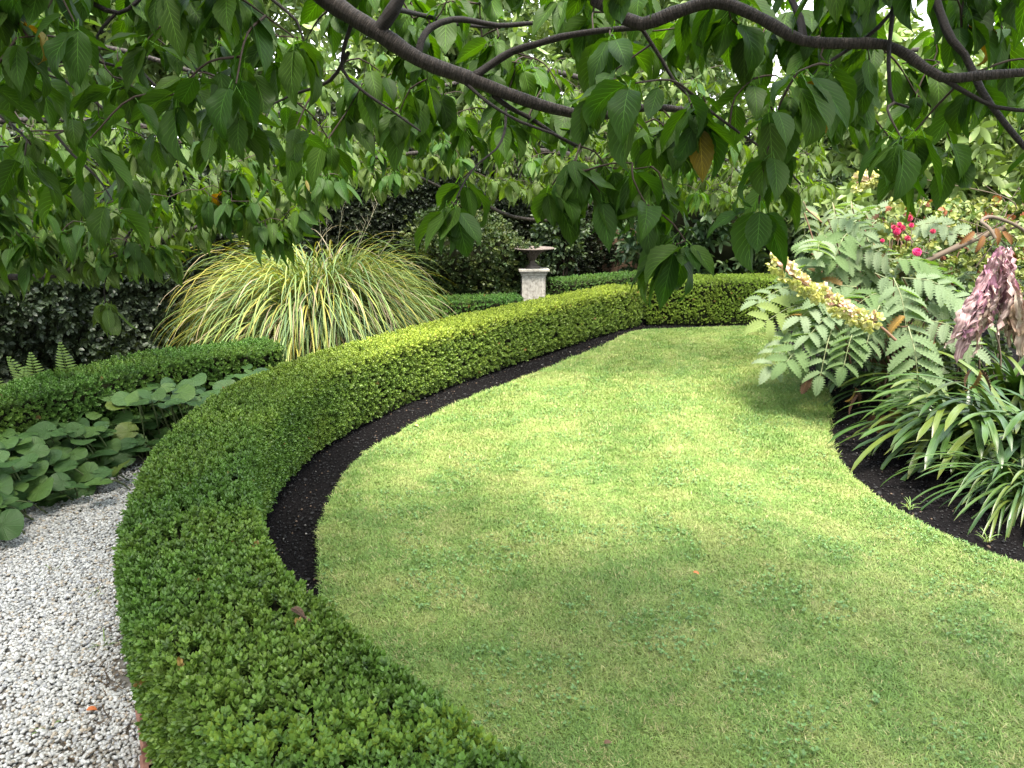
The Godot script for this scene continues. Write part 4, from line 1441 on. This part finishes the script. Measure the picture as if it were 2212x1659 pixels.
func withered_head() -> void:
	var d := 3.7
	var hang := at(2150, 515, d)
	var o := thing("withered_flower_head", "large withered pink and purple flower head hanging limp from its stem", "flower", hang)
	var stem := mat(lin(0.11, 0.08, 0.055), 0.8)
	var a := Acc.new()
	a.tube(spline([Vector3.ZERO, Vector3(-0.02, 0.05, -0.03), at(2120, 480, d + 0.1) - hang, at(2150, 470, d + 0.3) - hang, at(2230, 520, d + 0.5) - hang, at(2290, 800, d + 0.6) - hang, on(2300, 930) - hang], 0.06), 0.008, 0.016, 6)
	part("stem", a.mesh(), stem, o)
	var cols := [[0.60, 0.38, 0.41], [0.52, 0.26, 0.36], [0.66, 0.52, 0.47], [0.62, 0.44, 0.44], [0.60, 0.50, 0.40], [0.46, 0.33, 0.23]]
	var mats := []
	for c in cols:
		mats.append(mat(lin(c[0], c[1], c[2]), 0.8, {"tex": noise_tex(0.04, Color(0.55, 0.5, 0.5), Color(1, 1, 1), 64, 4, int(c[0] * 300)), "through": Color(0.4, 0.25, 0.25)}))
	for i in 130:
		# each bract is a crumpled, ruffled strip hanging down from a common stalk
		var f := rng.randf()
		var L := lerpf(0.16, 0.34, rng.randf())
		var W := r(0.03, 0.06)
		var rows := []
		var ph := r(0, 20)
		for s in 13:
			var t := s / 12.0
			var w := W * 0.5 * sqrt(clampf(t * 5.0, 0.1, 1.0)) * sqrt(clampf((1.0 - t) * 4.0, 0.05, 1.0))
			var row := PackedVector3Array()
			for c in 5:
				var u := c / 2.0 - 1.0
				row.append(Vector3(u * w + 0.012 * sin(t * 5.0 + ph), -t * L, 0.012 * sin(t * 31.0 + ph + u * 2.0) * u * u + 0.010 * sin(t * 9.0 + ph * 2.0) + absf(u) * w * 0.7))
			rows.append(row)
		var b := Acc.new()
		b.grid(rows)
		var right := i % 3 == 0
		var lo := at(lerpf(2160, 2205, f) if right else lerpf(2152, 2098, f) + r(0.0, 34.0), 530.0 + f * 125.0, d + r(-0.07, 0.07)) - hang
		var k := 4 + rng.randi() % 2 if f > 0.6 and right else rng.randi() % 5
		part("withered_bract", b.mesh(), mats[k], o, Transform3D(Basis(Vector3.BACK, (0.2 if right else -0.25) * f + r(-0.2, 0.2)) * Basis(Vector3.UP, r(-1.3, 1.3)), lo))


# ---------------------------------------------------------------- cherry trees
func cherry_leaf(k: int, segs: int, cols: int, slim := 1.0) -> ArrayMesh:
	return blade(0.122 + 0.006 * (k % 3), (0.056 + 0.004 * (k % 2)) * slim, {"segs": segs, "cols": cols, "fold": [0.25, 0.12, 0.5, 0.2, 0.3, 0.75, 0.1, 0.35][k % 8], "curl": [0.35, 0.8, 0.15, 1.3, 0.5, 0.9, -0.5, 1.8][k % 8], "stalk": 0.026, "teeth": 0.035 if segs > 12 else 0.0, "widest": 0.40, "sharp": 1.45, "sway": [0.15, -0.4, 0.45, -0.15, 0.0, 0.3, -0.55, 0.5][k % 8], "wave": [0.02, 0.05, 0.03, 0.06, 0.02, 0.04, 0.03, 0.07][k % 8]}).mesh()

# limbs: [points, r0, r1]; clusters: where whorls of leaves hang
func cherry(o: Node3D, limbs: Array, clusters: Array, near_detail: bool, tone: Color, tone2: Color, per: int, scale_: float, lean := Vector3.ZERO, slim := 1.0) -> void:
	var skel := PackedVector3Array()
	for l in limbs:
		var line := spline(l[0], 0.05)
		var a := Acc.new()
		a.tube(line, l[1], l[2], 10 if l[1] > 0.01 else 6, 0.09)
		var b := part("limb" if l[1] > 0.009 else "branch", a.mesh(), M.bark, o, Transform3D(Basis.IDENTITY, -o.position))
		b.set_meta("kind", "object")
		b.remove_meta("kind")
		for i in line.size():
			if float(i) / line.size() > 0.12 or l[1] < 0.01:
				skel.append(line[i])
	var order := []
	for c in clusters:
		var best := 1e9
		for s in skel:
			best = minf(best, c.distance_squared_to(s))
		order.append([best, c])
	order.sort_custom(func(p, q): return p[0] < q[0])
	var twigs := Acc.new()
	var leaves := []
	for e in order:
		var c: Vector3 = e[1]
		var best := 1e9
		var s0 := skel[0]
		for s in skel:
			var dd := c.distance_squared_to(s) * (1.0 if s.y > c.y - 0.02 else 1.6)
			if dd < best:
				best = dd
				s0 = s
		var len := s0.distance_to(c)
		var line := spline([s0, s0.lerp(c, 0.5) + Vector3(r(-0.1, 0.1), r(0.02, 0.16), r(-0.1, 0.1)) * len + rv(0.012), c], 0.04)
		twigs.tube(line, 0.0022 + minf(0.0032, len * 0.006), 0.0019, 5 if near_detail else 3, 0.15)
		for i in line.size():
			if i % 2 == 1 or i == line.size() - 1:
				skel.append(line[i])
			if i > 1 and i < line.size() - 1 and rng.randf() < (0.5 if near_detail else 0.35):
				leaves.append(one_leaf(line[i], scale_, lean))
		for k in per + rng.randi() % 3:
			leaves.append(one_leaf(c + rv(0.012), scale_, lean))
	part("twigs", twigs.mesh(), M.twig, o, Transform3D(Basis.IDENTITY, -o.position)).set_meta("kind", "stuff")
	var meshes := []
	for k in 8:
		meshes.append(cherry_leaf(k, 18 if near_detail else 9, 2 if near_detail else 1, slim))
	var rank := []
	for i in leaves.size():
		var s := seen(leaves[i].origin + leaves[i].basis.y * 0.06)
		if s.x > -40.0 and s.x < 2250.0 and s.y > -60.0 and s.y < 1700.0 and s.z > 0.2:
			rank.append([s.z, i])
	rank.sort_custom(func(p, q): return p[0] < q[0])
	var chosen := {}
	for k in mini(300, rank.size()):
		chosen[rank[k][1]] = true
	var w := []
	var t := []
	for i in leaves.size():
		var tr: Transform3D = leaves[i]
		tr.origin -= o.position
		if chosen.has(i):
			var m: Material = M.cherry_parts[rng.randi() % 5]
			var lf := part("leaf", meshes[i % 8], m, o, tr)
			if rng.randf() < 0.012:
				lf.material_override = M.cherry_yellow
				lf.set_meta("label", "yellowed cherry leaf")
		else:
			w.append(tr)
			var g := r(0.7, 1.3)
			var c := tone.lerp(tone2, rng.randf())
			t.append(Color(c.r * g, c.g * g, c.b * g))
	sorted_many("foliage", meshes, M.cherry, w, t, o)

func one_leaf(p: Vector3, sc: float, lean: Vector3) -> Transform3D:
	var a := r(0, TAU)
	var out := Vector3(cos(a), 0, sin(a))
	if p.y > 2.62 and (p.z > -1.75 or p.x < -0.8) and p.z > -2.7:                               # leaves of the unseen crown are laid flat to block more sun
		var d2 := (out + Vector3.DOWN * r(0.0, 0.6)).normalized()
		return Transform3D(frame(d2, Vector3.UP + rv(0.3)).scaled(Vector3.ONE * sc * r(0.8, 1.2)), p + d2 * 0.026)
	var dir := (out * r(0.15, 1.0) + Vector3.DOWN * r(0.4, 1.1) + lean + rv(0.25)).normalized()
	var nrm := (out + Vector3.UP * r(0.2, 0.9) + rv(0.35)).normalized()
	var s := sc * r(0.6, 1.2)
	var bs := frame(dir, nrm).scaled(Vector3.ONE * s)
	return Transform3D(bs, p + dir * 0.026 * s)

func path3(list: Array) -> Array:                              # [px, py, depth] triples
	var out := []
	for q in list:
		out.append(at(q[0], q[1], q[2]))
	return out

func cherry_trees() -> void:
	# --- the tree whose boughs hang over the camera
	var root := Vector3(-2.3, 0, 1.1)
	var o := thing("cherry_tree", "near cherry tree whose dark boughs and large drooping leaves frame the top", "tree", root)
	var head := Vector3(-2.1, 2.1, 0.8)
	var trunk := Acc.new()
	trunk.tube(spline([Vector3(0, -0.05, 0), Vector3(0.03, 0.8, -0.05), Vector3(0.1, 1.5, -0.15), head - root], 0.15), 0.17, 0.12, 14, 0.06)
	part("trunk", trunk.mesh(), M.bark, o)
	var limbs := [
		[[head, Vector3(-1.5, 2.55, -0.4), Vector3(-0.95, 2.6, -1.25)] + path3([[690, -12, 1.95]]), 0.06, 0.0255],
		[path3([[685, -16, 1.95], [760, 35, 1.95], [820, 72, 1.95], [905, 128, 1.97], [1010, 168, 2.0], [1100, 204, 2.02], [1200, 236, 2.05], [1290, 250, 2.1], [1400, 232, 2.15], [1480, 238, 2.2]]), 0.0255, 0.009],
		[[head, Vector3(-1.3, 2.7, 0.0), Vector3(-0.5, 2.75, -0.9), Vector3(0.0, 2.62, -1.35)] + path3([[1290, 0, 1.75]]), 0.05, 0.016],
		[path3([[1285, -4, 1.75], [1385, 52, 1.72], [1450, 30, 1.7], [1545, 4, 1.68], [1640, 38, 1.66], [1735, 88, 1.64], [1830, 94, 1.62], [1910, 96, 1.6], [1965, 122, 1.58], [2035, 168, 1.56], [2110, 164, 1.54], [2240, 154, 1.52]]), 0.0165, 0.009],
		[path3([[815, 70, 1.95], [850, 20, 1.92], [880, -40, 1.9], [930, -160, 1.85]]), 0.020, 0.012],
		[path3([[1027, 163, 2.0], [1060, 140, 2.0], [1107, 111, 1.98], [1160, 95, 1.95], [1211, 80, 1.93], [1318, 64, 1.9], [1400, 58, 1.88]]), 0.0115, 0.007],
		[path3([[902, 120, 1.98], [910, 88, 1.98], [930, 60, 2.0], [978, 42, 2.02], [1020, 45, 2.05], [1075, 55, 2.08], [1150, 50, 2.1]]), 0.0105, 0.006],
		[path3([[860, 20, 1.95], [920, 35, 2.1], [990, 52, 2.2], [1080, 60, 2.3]]), 0.008, 0.005],
		[path3([[1006, 180, 2.0], [1055, 222, 1.96], [1124, 263, 1.93], [1193, 288, 1.9], [1249, 315, 1.88]]), 0.005, 0.003],
		[path3([[1065, 205, 2.02], [1100, 232, 2.05], [1141, 253, 2.08], [1211, 298, 2.1], [1256, 322, 2.12]]), 0.0085, 0.004],
		[path3([[1093, 236, 2.03], [1089, 288, 1.95], [1072, 322, 1.9], [1037, 350, 1.86], [1006, 388, 1.82], [985, 430, 1.8]]), 0.004, 0.002],
		[path3([[760, 50, 1.97], [743, 104, 2.0], [739, 149, 2.02], [777, 191, 2.0], [846, 239, 1.97], [909, 284, 1.95]]), 0.006, 0.0025],
		[path3([[1385, 60, 1.75], [1430, 130, 1.8], [1460, 180, 1.82], [1529, 236, 1.85], [1599, 288, 1.87], [1682, 347, 1.9], [1730, 399, 1.9]]), 0.0055, 0.0025],
		[path3([[1938, -30, 1.6], [1921, 97, 1.58], [1921, 173, 1.56], [1931, 222, 1.55], [1963, 232, 1.55]]), 0.006, 0.003],
		[path3([[1940, -10, 1.62], [1925, 28, 1.62], [1869, 83, 1.64], [1800, 128, 1.66], [1741, 180, 1.68], [1748, 215, 1.68], [1782, 243, 1.68]]), 0.005, 0.003],
		[path3([[2029, 166, 1.56], [2101, 208, 1.55], [2153, 232, 1.54], [2240, 240, 1.52]]), 0.006, 0.004],
		[path3([[2000, -60, 1.7], [2032, 31, 1.68], [2056, 87, 1.66], [2084, 118, 1.66], [2119, 194, 1.64], [2171, 267, 1.62], [2215, 320, 1.6]]), 0.011, 0.006],
		[path3([[1735, 88, 1.64], [1728, 40, 1.66], [1700, -20, 1.68]]), 0.010, 0.007],
		[path3([[150, -25, 2.1], [257, 28, 2.1], [295, 5, 2.1], [330, -40, 2.1]]), 0.008, 0.005],
		[path3([[250, 30, 2.1], [222, 59, 2.1], [204, 97, 2.08], [222, 128, 2.06]]), 0.005, 0.003],
		[path3([[-60, 85, 2.2], [0, 100, 2.2], [80, 128, 2.2], [152, 133, 2.2], [208, 132, 2.2], [270, 150, 2.2]]), 0.008, 0.004],
		[path3([[83, 135, 2.2], [139, 173, 2.15], [190, 215, 2.1]]), 0.005, 0.003],
		[path3([[-60, 220, 2.1], [0, 250, 2.1], [45, 288, 2.08], [66, 312, 2.05]]), 0.006, 0.003],
		[path3([[120, 290, 2.2], [156, 333, 2.2], [208, 381, 2.2], [243, 433, 2.15]]), 0.005, 0.0025],
		[path3([[360, 100, 2.4], [402, 139, 2.4], [468, 166, 2.35], [530, 211, 2.3]]), 0.006, 0.003],
		[path3([[560, -40, 2.1], [589, 0, 2.1], [641, 45, 2.1], [659, 104, 2.1]]), 0.006, 0.003],
		[path3([[752, 114, 2.0], [714, 173, 2.1], [624, 208, 2.2], [560, 240, 2.2]]), 0.006, 0.003],
		[[head, Vector3(-1.9, 2.6, -0.5), Vector3(-1.9, 2.75, -1.3), at(-60, -60, 2.3), at(150, -25, 2.1)], 0.02, 0.008],
		[[head, Vector3(-2.1, 2.5, -0.6), Vector3(-2.1, 2.5, -1.4), at(-160, 60, 2.3), at(-60, 85, 2.2)], 0.018, 0.008],
		[[Vector3(-2.1, 2.5, -1.4), at(-140, 160, 2.25), at(-60, 220, 2.1)], 0.012, 0.006],
		[[head, Vector3(-1.2, 2.7, 0.8), Vector3(0.0, 2.9, 0.6), Vector3(1.3, 2.8, 0.2), Vector3(2.2, 2.6, -0.4), Vector3(3.0, 2.5, -1.2)], 0.05, 0.01],
		[[head, Vector3(-2.8, 2.6, 0.3), Vector3(-3.6, 2.7, -0.5), Vector3(-4.1, 2.6, -1.3)], 0.04, 0.01],
		[[head, Vector3(-1.4, 2.6, 1.3), Vector3(-0.2, 2.8, 1.8), Vector3(1.2, 2.8, 1.9), Vector3(2.6, 2.6, 1.6)], 0.045, 0.01],
		[[head, Vector3(-1.9, 2.6, 1.8), Vector3(-1.2, 2.9, 2.7), Vector3(0.4, 2.9, 3.0)], 0.04, 0.01],
		[[Vector3(0.0, 2.62, -1.35), Vector3(0.4, 2.8, -1.2), Vector3(1.0, 2.75, -1.0), at(1938, -60, 1.6)], 0.02, 0.008],
		[[Vector3(-0.5, 2.75, -0.9), Vector3(-0.7, 2.9, -1.6), at(560, -120, 2.1), at(560, -40, 2.1)], 0.02, 0.007],
		[[Vector3(0.4, 2.8, -1.2), Vector3(0.8, 2.95, -1.7), at(2000, -60, 1.7)], 0.02, 0.011],
	]
	var low := [[-100, 470], [0, 490], [120, 470], [180, 440], [230, 530], [300, 520], [330, 400], [440, 380], [560, 370], [600, 450], [690, 430], [740, 360], [850, 390], [900, 330], [1060, 400], [1110, 380], [1165, 420], [1215, 520], [1290, 510], [1400, 545], [1480, 520], [1560, 470], [1640, 550], [1690, 470], [1760, 410], [1860, 400], [1950, 470], [2060, 470], [2120, 420], [2212, 500], [2300, 500]]
	var clusters := []
	while clusters.size() < 235:
		var px := r(-90, 2300)
		var d := r(1.7, 2.75)
		if px > 1300.0:
			d = r(1.42, 2.2)
		elif px > 640.0 and px < 1240.0:
			d = r(2.05, 2.75)                                      # behind the big bough
		var py := lerpf(-160.0, curve_at(low, px) - 0.135 * F / d, pow(rng.randf(), 0.75 if px > 640.0 else 1.0))
		var p := at(px, py, d)
		if p.y < 1.35:
			continue
		var bough := curve_at([[1385, 52], [1545, 4], [1640, 38], [1735, 88], [1910, 96], [2035, 168], [2240, 154]], px)
		if px > 1380.0 and py > bough - 150.0 and py < bough + 25.0 and d < 1.75:
			p = at(px, py, r(1.75, 2.3))
		if px > 1080.0 and px < 1720.0 and py > 260.0 and rng.randf() < 0.45:
			continue
		# thin spots where the sky shows
		if noise.get_noise_2d(px * 0.16, py * 0.16 + 300.0) < -0.36:
			continue
		clusters.append(p)
	for q in [[985, 440, 1.8], [975, 436, 1.79], [1455, 528, 1.75], [1480, 520, 1.74], [1190, 405, 1.85], [1300, 420, 1.8], [1395, 440, 1.75], [1640, 440, 1.6], [230, 440, 2.1], [170, 380, 2.2], [1000, 385, 1.85]]:
		clusters.append(at(q[0], q[1], q[2]))
	var shade := 0
	while shade < 2300:                                          # unseen rest of the crown, added and spread wide to shade lawn and path
		var p := Vector3(r(-4.2, 2.8), r(2.55, 3.5), r(-2.7, 3.2))
		if p.z < -1.75 and p.x > -0.8:
			continue
		var s := seen(p)
		if s.z > 0.0 and s.x > -150.0 and s.x < 2360.0 and s.y > -150.0:
			continue
		clusters.append(p)
		shade += 1
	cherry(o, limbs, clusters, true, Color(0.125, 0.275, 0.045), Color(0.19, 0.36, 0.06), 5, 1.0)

	# --- the cherry on the left, its leaf tones painted paler to look sunlit
	var r2 := Vector3(-4.6, 0, -2.6)
	var o2 := thing("cherry_tree", "second cherry tree on the left with a low pale bough over the dark hedge", "tree", r2)
	var t2 := Acc.new()
	t2.tube(spline([Vector3(0, -0.05, 0), Vector3(0.05, 0.6, 0), Vector3(0.1, 1.3, -0.1), Vector3(0.05, 2.0, -0.3)], 0.15), 0.14, 0.09, 12, 0.06)
	part("trunk", t2.mesh(), M.bark, o2)
	var h2 := r2 + Vector3(0.08, 1.3, -0.1)
	var h3 := r2 + Vector3(0.05, 2.0, -0.3)
	var limbs2 := [
		[[h2, at(-150, 620, 3.6), at(-20, 600, 3.55)] + path3([[55, 598, 3.5], [114, 595, 3.5], [173, 575, 3.5], [263, 546, 3.55], [326, 525, 3.6], [388, 504, 3.7], [450, 480, 3.8], [540, 440, 3.95]]), 0.03, 0.007],
		[path3([[263, 546, 3.55], [272, 515, 3.55], [288, 490, 3.55], [320, 430, 3.6]]), 0.008, 0.005],
		[[h3, at(-150, 380, 3.6)] + path3([[40, 470, 3.9], [140, 500, 4.0], [200, 530, 4.1], [280, 560, 4.2]]), 0.02, 0.007],
		[[h3, at(-100, 260, 3.6)] + path3([[100, 260, 3.8], [300, 270, 4.0], [450, 330, 4.1], [600, 360, 4.2]]), 0.03, 0.007],
		[[h3, at(0, 120, 3.6)] + path3([[200, 100, 3.8], [400, 150, 4.0], [560, 220, 4.1], [680, 290, 4.1]]), 0.03, 0.007],
		[path3([[240, 555, 3.55], [232, 590, 3.4], [225, 630, 3.3], [228, 655, 3.3]]), 0.004, 0.0025],
	]
	var low2 := [[-150, 620], [0, 640], [60, 610], [110, 560], [150, 600], [215, 620], [240, 640], [300, 590], [360, 600], [410, 560], [470, 500], [530, 520], [590, 560], [650, 510], [700, 440], [780, 430]]
	var cl2 := []
	while cl2.size() < 500:
		var px := r(-160, 740)
		var d := r(3.1, 4.6)
		var py := lerpf(150.0, curve_at(low2, px) - 0.11 * F / d, pow(rng.randf(), 0.42))
		cl2.append(at(px, py, d))
	for q in [[228, 650, 3.3], [235, 655, 3.3], [590, 505, 3.2], [600, 500, 3.2], [100, 570, 3.4], [330, 560, 3.5]]:
		cl2.append(at(q[0], q[1], q[2]))
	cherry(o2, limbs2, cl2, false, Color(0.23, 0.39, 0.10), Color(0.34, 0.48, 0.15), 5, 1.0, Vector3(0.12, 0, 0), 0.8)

	# --- the cherry beyond, open light put into its brighter leaf tones
	var r3 := Vector3(3.4, 0, -10.9)
	var o3 := thing("cherry_tree", "third cherry tree beyond the far hedge, bright crown above urn and lawn", "tree", r3)
	var t3 := Acc.new()
	t3.tube(spline([Vector3(0, -0.05, 0), Vector3(-0.1, 0.8, 0.1), Vector3(-0.3, 1.7, 0.4)], 0.15), 0.13, 0.09, 12, 0.06)
	part("trunk", t3.mesh(), M.bark, o3)
	var hh := r3 + Vector3(-0.3, 1.7, 0.4)
	var limbs3 := [
		[[hh] + path3([[1300, 350, 8.4], [1200, 330, 7.6], [1060, 320, 7.0], [900, 330, 6.6], [740, 350, 6.2]]), 0.06, 0.012],
		[[hh] + path3([[1300, 420, 8.2], [1230, 470, 7.8], [1117, 470, 7.6], [1040, 440, 7.4], [982, 418, 7.2], [900, 380, 7.0]]), 0.04, 0.012],
		[[hh] + path3([[1350, 250, 8.0], [1280, 180, 7.4], [1150, 150, 7.0], [980, 180, 6.6], [820, 220, 6.2]]), 0.05, 0.012],
		[[hh] + path3([[1480, 300, 7.8], [1500, 260, 7.0], [1480, 250, 6.4]]), 0.04, 0.012],
		[[hh] + path3([[1560, 350, 8.2], [1650, 330, 7.6], [1720, 340, 7.2]]), 0.04, 0.01],
	]
	var low3 := [[620, 420], [700, 430], [760, 440], [850, 430], [900, 400], [960, 380], [1040, 410], [1100, 440], [1180, 455], [1260, 440], [1350, 420], [1480, 450], [1600, 480], [1720, 470], [1800, 420]]
	var cl3 := []
	while cl3.size() < 700:
		var px := r(600, 1780)
		var d := r(5.2, 8.2)
		var py := lerpf(110.0, curve_at(low3, px) - 0.12 * F / d, pow(rng.randf(), 0.5))
		cl3.append(at(px, py, d))
	for q in [[1110, 385, 6.5], [1115, 390, 6.5], [1105, 380, 6.4]]:
		cl3.append(at(q[0], q[1], q[2]))
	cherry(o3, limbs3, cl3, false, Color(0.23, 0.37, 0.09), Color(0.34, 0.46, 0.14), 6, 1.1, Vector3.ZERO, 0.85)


# ---------------------------------------------------------------- fallen leaves, weeds, a dead twig
func small_things() -> void:
	var lf := blade(0.045, 0.03, {"segs": 6, "cols": 2, "fold": 0.4, "curl": 0.9}).mesh()
	var orange := mat(lin(0.45, 0.13, 0.04), 0.7)
	var a := part("fallen_leaf", lf, orange, self, Transform3D(frame(Vector3(1, 0.1, 0.3), Vector3.UP).scaled(Vector3.ONE * 0.6), on(1497, 1236, 0.05)))
	tag(a, "small orange fallen leaf lying on the middle of the lawn", "leaf")
	var b := part("fallen_leaf", lf, orange, self, Transform3D(frame(Vector3(1, 0.1, -0.3), Vector3.UP).scaled(Vector3.ONE * 0.7), on(186, 1534, 0.03)))
	tag(b, "curled orange fallen leaf lying on the white pebbles", "leaf")
	var c := part("fallen_leaf", lf, mat(lin(0.5, 0.42, 0.12), 0.7), self, Transform3D(frame(Vector3(1, 0.2, 0.3), Vector3.UP).scaled(Vector3.ONE * 0.9), on(893, 919, 0.035)))
	tag(c, "pale yellow fallen leaf at the cut lawn edge by the dark soil", "leaf")
	var d := part("fallen_leaf", lf, mat(lin(0.12, 0.07, 0.04), 0.85), self, Transform3D(frame(Vector3(1, 0.2, -0.3), Vector3.UP).scaled(Vector3.ONE * 0.55), on(1305, 1606, 0.04)))
	tag(d, "dry brown fallen leaf on the shaded lawn in front", "leaf")
	var tw := Acc.new()
	var p := on(632, 1338, 0.455)
	tw.tube(PackedVector3Array([Vector3(0, 0.03, 0), Vector3(0.03, 0.02, 0.015), Vector3(0.055, 0.015, 0.03)]), 0.004, 0.003, 6)
	var curl := blade(0.05, 0.014, {"segs": 8, "cols": 2, "fold": 1.2, "curl": 0.8})
	tw.xf(curl, Transform3D(frame(Vector3(0.8, 0.1, 0.5), Vector3(0.3, 1, 0.2)), Vector3(0, 0.03, 0)))
	var td := part("dead_leaf", tw.mesh(), mat(lin(0.10, 0.06, 0.04), 0.85), self, Transform3D(Basis.IDENTITY, p))
	tag(td, "curled dead brown leaf caught on top of the near hedge", "leaf")
	# weeds
	var green := mat(lin(0.13, 0.21, 0.05), 0.6, {"through": Color(0.5, 0.5, 0.2)})
	var spots := [
		[1375, 805, 1.0, "small weed tuft at the lawn edge halfway along the curved hedge"], [790, 805, 0.9, ""], [2065, 1195, 1.5, "wispy grass weed on the bare soil at the right lawn edge"],
		[1965, 1100, 1.0, "small pale weed on bare soil under the strap leaves"], [2130, 1170, 1.1, "grass seedling on bare soil near the lower right corner"], [1880, 985, 1.0, "tiny weed on the dark soil by the lawn bend on the right"],
		[205, 1290, 0.9, "small weed among the white pebbles beside the near hedge"], [110, 1240, 0.8, "weed sprout in the middle of the pebble path"], [230, 1400, 1.0, "dry weed at the hedge foot on the pebbles"], [100, 1580, 0.8, "tiny weed between pebbles in the left foreground"]]
	for q in spots:
		if q[3] == "":
			continue
		var w := Acc.new()
		for k in 13:
			var st := strap(r(0.03, 0.08), r(0.002, 0.0045), r(0.1, 0.7), r(0.9, 2.0), 5, 0.3, 1.0, 0.5)
			w.xf(st, Transform3D(Basis(Vector3.UP, r(0, TAU)), Vector3(r(-0.012, 0.012), 0, r(-0.012, 0.012))))
		var o := part("weed", w.mesh(), green, self, Transform3D(Basis.IDENTITY.scaled(Vector3.ONE * float(q[2])), on(q[0], q[1], 0.0)))
		tag(o, q[3], "weed", "weeds on bare ground")
